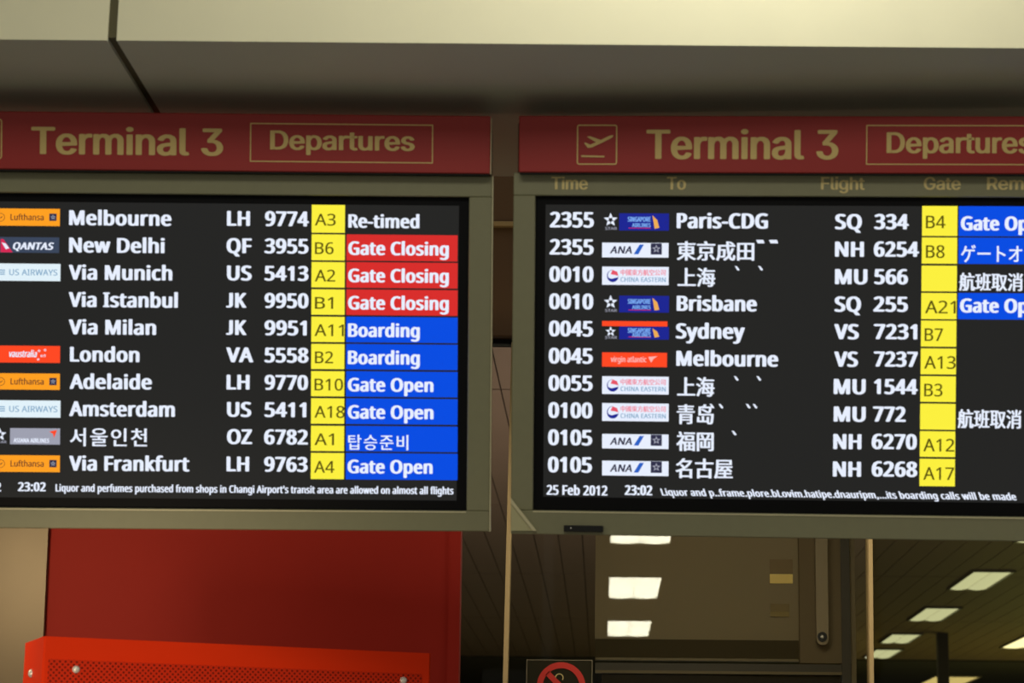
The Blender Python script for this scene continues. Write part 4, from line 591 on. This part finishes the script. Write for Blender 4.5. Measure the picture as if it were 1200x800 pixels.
def tile(B, m, x0, y0, x1, y1, material, y=-.0006):
    a, b, c, d = B.rect(x0, y0, x1, y1, y); m.box(a, b, y, y + .0003, c, d, material)
def text(B, m, s, x0, x1, base, cap, material, bold=.9, y=-.0010, font='noto', slant=0.0):
    xm = (x0 + x1) / 2
    a, b = B.L(x0, base - cap / 2, y)[0], B.L(x1, base - cap / 2, y)[0]; c, d = B.L(xm, base, y)[1], B.L(xm, base - cap, y)[1]
    letters(m, font, s, a, b, c, d, y, material, bold * B.px, slant=slant)
def cjk(B, m, s, x0, x1, y0, y1, material, bold=.45, y=-.0010):
    a, b, c, d = B.rect(x0, y0, x1, y1, y); letters(m, 'cjk', s, a, b, c, d, y, material, bold * B.px, bbox=True)
def shape(B, m, pts, material, y=-.0010):
    q = [B.L(x, yy, y) for x, yy in pts]; m.poly([(p[0], y, p[1]) for p in q], material)
def star(B, m, x, y, r, material, h=-.0012):     # five looped points around a small centre
    for k in range(5):
        a = math.pi / 2 + k * 2 * math.pi / 5; ca, sa = math.cos(a), math.sin(a)
        shape(B, m, [(x + r * ca, y - r * sa), (x + .45 * r * math.cos(a + .62), y - .45 * r * math.sin(a + .62)), (x + .22 * r * ca, y - .22 * r * sa), (x + .45 * r * math.cos(a - .62), y - .45 * r * math.sin(a - .62))][::-1], material, h)
def ell(cx, cy, rx, ry, n=28): return [(cx + rx * math.cos(-2 * math.pi * i / n), cy + ry * math.sin(-2 * math.pi * i / n)) for i in range(n)]

def logo_orange(B, m, x, y0, y1):
    tile(B, m, x, y0, x + 76.3, y1, orange_m); c = (y0 + y1) / 2
    text(B, m, 'Lufthansa', x + 18.5, x + 57.5, c + 3.6, 7.2, navyink_m, .25)
    q = [B.L(x + 7, c, -.001), B.L(x + 12.5, c, -.001)]
    m.ring(q[0][0], q[0][1], 4.3 * B.px, 4.9 * B.px, -.0010, -.0008, navyink_m, 24)
    shape(B, m, [(x + 4.5, c + .8), (x + 7, c - .2), (x + 9.8, c - 1.6), (x + 7.6, c + 1)], navyink_m)
    tile(B, m, x + 64, c - 4.3, x + 72.5, c + 4.3, badge_m, -.0010); star(B, m, x + 68.3, c, 3.2, silver_m)
def logo_slate(B, m, x, y0, y1):
    tile(B, m, x, y0, x + 75.5, y1, slate_m)
    shape(B, m, [(x + 7, y0 + 2), (x + 7, y1 - .5), (x + 21, y1 - .5), (x + 10, y0 + 2)], crimson_m)
    shape(B, m, [(x + 8, y0 + 6), (x + 13, y0 + 14), (x + 17, y0 + 13), (x + 13, y0 + 7.5)], white_m, -.0013)
    text(B, m, 'QANTAS', x + 20.5, x + 68, y1 - 3.6, 8.4, white_m, .7, slant=.22)
def logo_pale(B, m, x, y0, y1):
    tile(B, m, x, y0, x + 77, y1, paleblue_m); c = (y0 + y1) / 2
    for k in range(3): tile(B, m, x + 3, c - 3.2 + k * 2.4, x + 12, c - 1.9 + k * 2.4, greyblue_m, -.0010)
    text(B, m, 'US AIRWAYS', x + 17, x + 73.5, c + 3.6, 7.0, greyblue_m, .22)
def logo_scarlet_stars(B, m, x, y0, y1):
    tile(B, m, x, y0, x + 76.5, y1, scarlet_m)
    text(B, m, 'vaustralia', x + 16, x + 49, y1 - 6.5, 8.0, white_m, .35, slant=.15)
    for dx, dy in ((52, 6), (59, 5), (58.5, 11.5), (51, 16), (55, 12)): star(B, m, x + dx, y0 + dy, 2.0, white_m)
def logo_silver(B, m, x, y0, y1):
    star(B, m, x + 6, y0 + 7.5, 8, white_m); text(B, m, 'STAR', x + 1, x + 14, y1 - 1.5, 3.0, silver_m, .15)
    tile(B, m, x + 18, y0, x + 76.5, y1, silver_m)
    shape(B, m, [(x + 64, y0 + 4), (x + 73, y0 + 2), (x + 69.5, y0 + 11.5), (x + 68.4, y0 + 6.6)], scarlet_m)
    text(B, m, 'ASIANA AIRLINES', x + 22, x + 64, y1 - 2.2, 5.0, white_m, .3)
def logo_bird(B, m, x, y0, y1, strip=False):
    h = y1 - y0
    star(B, m, x + 10, y0 + h * .38, h * .42, white_m); text(B, m, 'STAR', x + 3.5, x + 17.5, y1 - .8, 3.2, silver_m, .15)
    tile(B, m, x + 20, y0, x + 78.3, y1, indigo_m)
    text(B, m, 'SINGAPORE', x + 30, x + 57, y0 + h * .48, 5.6, skyink_m, .35); text(B, m, 'AIRLINES', x + 35, x + 57, y0 + h * .80, 4.6, skyink_m, .3)
    tile(B, m, x + 31, y1 - 3.2, x + 57, y1 - 2.5, crimson_m, -.0010)
    shape(B, m, [(x + 59, y0 + h * .12), (x + 61.5, y1 - 2.2), (x + 67, y1 - 3.2), (x + 64.5, y0 + h * .38)], gold_m)
    if strip: tile(B, m, x, y0 - 6.6, x + 76.5, y0 - .6, scarlet_m)
def logo_blue_bar(B, m, x, y0, y1):
    tile(B, m, x, y0, x + 77.8, y1, white_m); h = y1 - y0
    text(B, m, 'ANA', x + 9, x + 35, y1 - h * .27, h * .5, badge_m, .5, slant=.2)
    shape(B, m, [(x + 37, y1 - h * .22), (x + 42.5, y1 - h * .22), (x + 49, y0 + h * .12), (x + 44, y0 + h * .12)], anablue_m)
    tile(B, m, x + 57, y0 + .6, x + 70, y1 - 3.4, badge_m, -.0010); star(B, m, x + 63.5, y0 + h * .42, h * .3, silver_m, -.0013)
def logo_swallow(B, m, x, y0, y1):
    tile(B, m, x, y0, x + 78, y1, white_m); h = y1 - y0; c = (y0 + y1) / 2
    shape(B, m, ell(x + 12.5, c, 6.9, 7.3), indigo_m); shape(B, m, ell(x + 13.1, c - .9, 6.3, 6.3), white_m, -.0012)
    shape(B, m, [(x + 12, c - 7), (x + 17.5, c - 5), (x + 19.2, c), (x + 14.5, c - 1.2), (x + 10, c - 2)], pixel_rose, -.0014)
    shape(B, m, [(x + 7, c + 2), (x + 11, c + 3.5), (x + 19, c + 1.5), (x + 16.5, c + 5.6), (x + 12, c + 7)], indigo_m, -.0014)
    cjk(B, m, '中國東方航空公司', x + 21.5, x + 74.5, y0 + h * .14, y0 + h * .48, pink_m, .2)
    text(B, m, 'CHINA EASTERN', x + 21.5, x + 74.5, y1 - h * .17, h * .25, greyblue_m, .22)
def logo_scarlet(B, m, x, y0, y1):
    tile(B, m, x, y0, x + 76, y1, scarlet_m)
    text(B, m, 'virgin atlantic', x + 10, x + 52, y1 - 5.6, 6.6, blush_m, .3)
    shape(B, m, [(x + 54, y0 + 5), (x + 65, y0 + 4.2), (x + 60, y0 + 7.5), (x + 57.5, y1 - 5)], blush_m)

def frame_and_header(B, fx0, fx1, fy0, fy1, bx0, bx1, by0, by1, ax0, ax1, ay0, ay1, hx0, hx1, hy0, hy1):
    """f: outer frame, b: black bezel, a: lit area, h: red header - all in pixels of the photograph."""
    B.px = (B.L(fx1, 400)[0] - B.L(fx0, 400)[0]) / (fx1 - fx0)
    yf = -.012
    X0, X1, Z0, Z1 = B.rect(fx0, fy0, fx1, fy1, yf); x0, x1, z0, z1 = B.rect(bx0, by0, bx1, by1, yf)
    m = MB(); m.box(X0 + .004, X1 - .004, .020, .110, Z0 + .004, Z1 + .10, mat('cabinet_grey', (92, 88, 74), .6), .004); m.build('cabinet', B.root)
    m = MB()
    m.box(X0, X1, yf, .0195, Z0, z0, alu, .0018); m.box(X0, X1, yf, .0195, z1, Z1, alu, .0018)
    m.box(X0, x0, yf, .0195, z0 + .0002, z1 - .0002, alu, .0018); m.box(x1, X1, yf, .0195, z0 + .0002, z1 - .0002, alu, .0018)
    fr = m.build('frame', B.root)
    m = MB(); e = .0022; m.box(X1 + .0002, X1 + e, yf + .001, .018, Z0, Z1, alu_edge); m.build('edge_highlight', fr)  # pale strip: reflection on the frame's side bevel put into the colour
    m = MB(); m.box(x0 + .001, x1 - .001, yf - .0014, yf - .0001, z0 - .0032, z0 - .0006, alu_edge); m.build('sill_trim', fr)
    p = B.rect(bx0 - 3, by0 - 3, bx1 + 3, by1 + 3); a = B.rect(ax0, ay0, ax1, ay1)
    m = MB(); m.box(p[0], p[1], .0005, .019, p[2], p[3], bezel_m); m.box(a[0], a[1], -.0002, .0004, a[2], a[3], screen_m); sc = m.build('screen', B.root)
    h = B.rect(hx0, hy0, hx1, hy1, -.034)
    m = MB(); m.box(h[0], h[1], -.034, .0195, h[2], h[3], red_sign, .002); hd = m.build('header_sign', B.root)
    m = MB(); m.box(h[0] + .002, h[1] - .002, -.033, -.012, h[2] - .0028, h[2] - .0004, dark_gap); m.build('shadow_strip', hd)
    m = MB(); m.box(h[1] + .0002, h[1] + .0018, -.030, .018, h[2], h[3] - .003, alu_edge); m.build('end_highlight', hd)  # pale plate added as the highlight at the header's end
    for s in (.25, .75):                         # hangers up to the soffit
        xx = X0 + (X1 - X0) * s; m = MB(); m.box(xx - .03, xx + .03, .05, .08, h[3] - .03, h[3] + .004, black_plastic); m.build('hanger', B.root)
    B.hy = -.0343
    return fr, sc, hd
def header_text(B, hd, x, top, base, bx0, bx1, by0, by1, dx0, dx1, dtop, dbase, icon):
    m = MB(); text(B, m, 'Terminal 3', x, x + 225, base, base - top, sign_gold, 1.7, B.hy - .0002, 'inter'); m.build('terminal_lettering', hd)
    m = MB(); text(B, m, 'Departures', dx0, dx1, dbase, dbase - dtop, sign_gold, 1.25, B.hy - .0002, 'inter'); m.build('departures_lettering', hd)
    def frame(m, x0, x1, y0, y1, w):
        a, b, c, d = B.rect(x0, y0, x1, y1, B.hy); w *= B.px
        for q in ((a, b, d - w, d), (a, b, c, c + w), (a, a + w, c + w, d - w), (b - w, b, c + w, d - w)): m.box(q[0], q[1], B.hy - .0004, B.hy + .0002, q[2], q[3], sign_gold)
    m = MB(); frame(m, bx0, bx1, by0, by1, 1.3); m.build('lettering_border', hd)
    i0, i1, j0, j1 = icon; m = MB(); u = (i1 - i0) / 47.0; X = lambda k: i0 + k * u; Y = lambda k: j0 + k * u
    a, b, c, d = B.rect(i0, j0, i1, j1, B.hy); r = 3 * B.px; wl = 1.5 * B.px
    for q in ((a + r, b - r, d - wl, d), (a + r, b - r, c, c + wl), (a, a + wl, c + r, d - r), (b - wl, b, c + r, d - r)): m.box(q[0], q[1], B.hy - .0004, B.hy + .0002, q[2], q[3], sign_gold)
    for cx, cz, t0 in ((a + r, c + r, math.pi), (b - r, c + r, 1.5 * math.pi), (b - r, d - r, 0), (a + r, d - r, .5 * math.pi)):
        m.ring(cx, cz, r - wl, r, B.hy - .0004, B.hy + .0002, sign_gold, 6, t0, t0 + math.pi / 2)
    y = B.hy - .0006                             # aeroplane taking off over a runway line
    shape(B, m, [(X(8.5), Y(21.5)), (X(10), Y(20.8)), (X(15.5), Y(23.2)), (X(24), Y(19.6)), (X(38.5), Y(12.6)), (X(42.4), Y(12.2)), (X(42), Y(14.2)), (X(39.5), Y(16)), (X(27), Y(22.2)), (X(17), Y(26.8)), (X(12.6), Y(27))][::-1], sign_gold, y)
    shape(B, m, [(X(11.6), Y(14.2)), (X(15.2), Y(13.4)), (X(28), Y(17.8)), (X(22.5), Y(20.6))][::-1], sign_gold, y - .0002)
    shape(B, m, [(X(5), Y(35.6)), (X(32), Y(36.2)), (X(32), Y(38.2)), (X(5), Y(37.6))][::-1], sign_gold, y)
    m.build('plane_pictogram', hd)

# ---- left board
LB = Board((560, 390), 4.2, math.radians(0.9), 'departures board on the left, its status column red and blue, listing Melbourne first')
fr, sc, hd = frame_and_header(LB, -139, 575.0, 203, 620.2, -112, 548.3, 227.5, 596.3, -100, 536.5, 238, 584, -139, 574.6, 132.3, 200.2)
header_text(LB, hd, 36.5, 149.5, 181.5, 293, 507.5, 145, 190.5, 316.5, 486, 153.5, 176, (-45, 2.5, 139, 186))
def part(B, name, parent, fn, *a, **k): m = MB(); fn(B, m, *a, **k); return m.build(name, parent)
rows_l = [('Melbourne', 81, 201, 'LH', 266, 293, '9774', 310.5, 362, 'A3', 369, 393.5), ('New Delhi', 81, 193, 'QF', 265.5, 295, '3955', 310, 361.5, 'B6', 369, 391),
          ('Via Munich', 80.5, 202, 'US', 266, 295, '5413', 310, 361.5, 'A2', 369, 393), ('Via Istanbul', 80.5, 208.5, 'JK', 265, 289, '9950', 310, 361.5, 'B1', 369, 390.5),
          ('Via Milan', 80.5, 183, 'JK', 265, 289, '9951', 310, 359.5, 'A11', 368.5, 403), ('London', 82, 163.5, 'VA', 265, 297, '5558', 310, 361.5, 'B2', 369, 390.5),
          ('Adelaide', 81.5, 178, 'LH', 265.5, 292.5, '9770', 310, 361, 'B10', 368.5, 402), ('Amsterdam', 81, 205, 'US', 266, 294.5, '5411', 310, 359, 'A18', 368.5, 404),
          (None, 82, 172.5, 'OZ', 266, 295.5, '6782', 309.5, 361, 'A1', 368.5, 391.5), ('Via Frankfurt', 81, 222, 'LH', 265.5, 292, '9763', 309.5, 360.5, 'A4', 368, 392)]
status_l = [('Re-timed', 491.5, screen_m), ('Gate Closing', 526, redcell_m), ('Gate Closing', 526, redcell_m), ('Gate Closing', 526, redcell_m), ('Boarding', 492, blue_m), ('Boarding', 492, blue_m),
            ('Gate Open', 508, blue_m), ('Gate Open', 508, blue_m), (None, 478, blue_m), ('Gate Open', 507, blue_m)]
cell_l = [(240, 272.6), (274.6, 304.9), (307, 336.7), (339, 368.7), (371, 400.6), (402.9, 432.3), (434.8, 464.2), (466.6, 496.3), (498.8, 528.3), (530.6, 561.2)]
CAP = 17.4
for i, (dest, d0, d1, code, c0, c1_, num, n0, n1, gate, g0, g1) in enumerate(rows_l):
    b = 264.2 + 31.95 * i
    if dest: part(LB, 'destination_text', sc, text, dest, d0, d1, b, CAP, white_m, 1.25)
    else: part(LB, 'destination_text', sc, cjk, '서울인천', d0, d1, 501.5, 523.0, white_m, .5)
    part(LB, 'airline_code_text', sc, text, code, c0, c1_, b + .4, CAP, white_m, 1.3)
    part(LB, 'flight_number_text', sc, text, num, n0, n1, b + .8, CAP, white_m, 1.3)
    y0, y1 = cell_l[i]
    m = MB(); tile(LB, m, 365.3 - .12 * i, y0, 404.2 - .12 * i, y1, yellow_m); text(LB, m, gate, g0, g1, (y0 + y1) / 2 + 7.9, 13.8, gateink_m, .3); m.build('gate_cell', sc)
    st, x1_, cm = status_l[i]
    m = MB()
    if cm is not screen_m: tile(LB, m, 406.1 - .1 * i, y0 + .5, 536.2, y1 + .8, cm)
    if st: text(LB, m, st, 408.2 - .1 * i, x1_, b + 2.9, 15.8, white_m, 1.15)
    else: cjk(LB, m, '탑승준비', 408, 478.5, 509.2, 527.2, white_m, .3)
    m.build('status_cell', sc)
for fn, y0, y1 in ((logo_orange, 244.4, 264.5), (logo_slate, 277.8, 296), (logo_pale, 308.8, 329), (logo_scarlet_stars, 405, 424.8), (logo_orange, 437.4, 456.4),
                   (logo_pale, 469, 489), (logo_silver, 501.6, 520.6), (logo_orange, 533.3, 552.8)):
    part(LB, 'airline_logo', sc, fn, -6.2, y0, y1)
part(LB, 'date_text', sc, text, '25 Feb 2012', -71, 1.5, 575.4, 10.5, white_m, .7)
part(LB, 'clock_text', sc, text, '23:02', 21, 53.8, 575.4, 10.5, white_m, .8)
part(LB, 'ticker_text', sc, text, "Liquor and perfumes purchased from shops in Changi Airport's transit area are allowed on almost all flights", 65, 531.5, 577.4, 8.6, white_m, .5)

# ---- right board
RB = Board((612, 390), 4.2, math.radians(-4.0), 'departures board on the right, column captions above it, listing Paris-CDG first')
fr, sc, hd = frame_and_header(RB, 600.0, 1316, 203.5, 630.8, 625.6, 1290, 230.2, 602.6, 638, 1278, 241, 586, 608.0, 1316, 136.0, 203)
header_text(RB, hd, 757.5, 152, 186.5, 1015, 1231, 146.5, 193.3, 1039, 1210, 155, 179.5, (676, 723.3, 146, 193))
for s, x0, x1 in (('Time', 646, 689), ('To', 781.5, 804), ('Flight', 962, 1013.5), ('Gate', 1082.5, 1126), ('Remarks', 1156.5, 1244)):
    m = MB(); text(RB, m, s, x0, x1, 222 + (x0 - 640) * .0008, 15.0, caption_m, .75, -.0125, 'inter'); m.build('column_caption', fr)
rows_r = [('2355', 'Paris-CDG', 793, 900, 'SQ', 978.5, 1010, '334', 1024.5, 1065, 'B4', 1085, 1108), ('2355', '東京成田', 793, 884, 'NH', 978.5, 1012.5, '6254', 1024, 1077, 'B8', 1085, 1107),
          ('0010', '上海', 794, 838.5, 'MU', 978.5, 1016.5, '566', 1024.5, 1064, '', 0, 0), ('0010', 'Brisbane', 793, 887, 'SQ', 978, 1009, '255', 1023.5, 1064, 'A21', 1084, 1120),
          ('0045', 'Sydney', 792, 873, 'VS', 977.5, 1006.5, '7231', 1024, 1075, 'B7', 1083.5, 1105), ('0045', 'Melbourne', 792.5, 912, 'VS', 977.5, 1005.5, '7237', 1024, 1075.5, 'A13', 1083, 1120),
          ('0055', '上海', 793.5, 837.5, 'MU', 977, 1014.5, '1544', 1024, 1075.5, 'B3', 1083, 1104.5), ('0100', '青岛', 793, 836.5, 'MU', 977, 1014.5, '772', 1023, 1061.5, '', 0, 0),
          ('0105', '福岡', 792.5, 836.5, 'NH', 976.5, 1009.5, '6270', 1021.5, 1074.5, 'A12', 1082, 1118.5), ('0105', '名古屋', 791.5, 859, 'NH', 976, 1009, '6268', 1021.5, 1075, 'A17', 1082, 1118)]
cell_r = [(241.3, 276.3), (278.2, 308.8), (311.2, 341.2), (343.2, 373.8), (375.6, 406.0), (408.2, 438.5), (440.7, 470.7), (472.9, 503.2), (505.2, 535.2), (537.5, 569.5)]
cjk_box = {1: (282.5, 305.5), 2: (313.5, 336), 6: (441.5, 464.5), 7: (473.5, 497), 8: (505.5, 528.5), 9: (537, 560.5)}
for i, (tm, dest, d0, d1, code, c0, c1_, num, n0, n1, gate, g0, g1) in enumerate(rows_r):
    part(RB, 'time_text', sc, text, tm, 644.3 - .25 * i, 696 - .25 * i, 266.5 + 31.88 * i, 18.2, white_m, 1.4)
    if i in cjk_box: part(RB, 'destination_text', sc, cjk, dest, d0, d1, *cjk_box[i], white_m, .75)
    else: part(RB, 'destination_text', sc, text, dest, d0, d1, 267.6 + 32.3 * i, 17.8, white_m, 1.4)
    b = 268.6 + 32.2 * i
    part(RB, 'airline_code_text', sc, text, code, c0, c1_, b, 17.8, white_m, 1.4); part(RB, 'flight_number_text', sc, text, num, n0, n1, b, 17.8, white_m, 1.4)
    y0, y1 = cell_r[i]; s = .33 * i
    m = MB(); tile(RB, m, 1080.6 - s, y0, 1122 - s, y1, yellow_m)
    if gate: text(RB, m, gate, g0, g1, (y0 + y1) / 2 + 8.6, 14.8, gateink_m, .3)
    m.build('gate_cell', sc)
    m = MB()
    if i in (0, 1, 3): tile(RB, m, 1123.6 - s, y0 + .4, 1258, y1 + .6, blue_m)
    if i in (0, 3): text(RB, m, 'Gate Open', 1126 - s, 1229, 270 if i == 0 else 366.4, 16.4, white_m, 1.3)
    if i == 1: cjk(RB, m, 'ゲートオープン', 1126, 1254, 287, 307.5, white_m, .35)
    if i in (2, 7): cjk(RB, m, '航班取消', 1124.5 - s, 1199.5 - s, *((319.5, 341) if i == 2 else (479.5, 502)), white_m, .6)
    if m.v: m.build('status_cell', sc)
# stray lit strokes to the right of the Asian place names
for x, y, k in ((886, 281, 10), (901, 281, 11)): part(RB, 'stray_stroke', sc, shape, [(x, y), (x + k - 1.5, y), (x + k, y + 4), (x + 2, y + 4)][::-1], white_m)
for x, y in ((861, 311.5), (888.5, 311.5), (860, 440.5), (886.5, 440.5), (831.5, 473), (842, 473), (874, 473), (882, 473), (857.5, 504.5)):
    part(RB, 'stray_stroke', sc, shape, [(x, y), (x + 2.5, y + .3), (x + 5.6, y + 4.2), (x + 4.6, y + 5.6), (x + 2.6, y + 4.6)][::-1], white_m)
for fn, y0, y1 in ((logo_bird, 250, 270), (logo_blue_bar, 284.4, 301.6), (logo_swallow, 312.5, 333.8), (logo_bird, 346.5, 366), (logo_bird, 382.8, 397.6), (logo_scarlet, 413, 429.8),
                   (logo_swallow, 441, 461.8), (logo_swallow, 472.5, 493.4), (logo_blue_bar, 508.6, 525.6), (logo_blue_bar, 540, 557.3)):
    part(RB, 'airline_logo', sc, fn, 705.6, y0, y1, **({'strip': True} if abs(y0 - 382.8) < .1 else {}))
part(RB, 'date_text', sc, text, '25 Feb 2012', 640.5, 712, 580, 11.5, white_m, .75)
part(RB, 'clock_text', sc, text, '23:02', 732, 764.5, 580, 11.5, white_m, .9)
part(RB, 'ticker_text', sc, text, "Liquor and p..frame.plore.bLovim.hatipe.dnauripm,...its boarding calls will be made", 776, 1192, 583.2, 8.2, white_m, .55, slant=-.35)
m = MB(); q = RB.rect(661, 615.4, 707, 622.8, -.013); m.box(q[0], q[1], -.020, -.0123, q[2], q[3], black_plastic, .001)
lt = m.build('latch', RB.root)
q = RB.L(669, 618.6, -.0202); m = MB(); m.dome((q[0], -.0201, q[1]), .0016, .001, (0, -1, 0), steel_m); m.build('latch_stud', lt)
m = MB(); g = [RB.L(x, y, -.0130) for x, y in ((598.8, 583.5), (629, 621.6), (599, 621.6))]
m.prism(g[::-1], -.0160, -.0123, mat('bracket_cream', (196, 190, 146), .5))
g2 = [RB.L(x, y, -.0162) for x, y in ((598.8, 583.5), (629, 621.6), (624.5, 621.6), (598.8, 589))]
m.prism(g2[::-1], -.0190, -.0161, alu_edge); m.build('corner_bracket', RB.root)
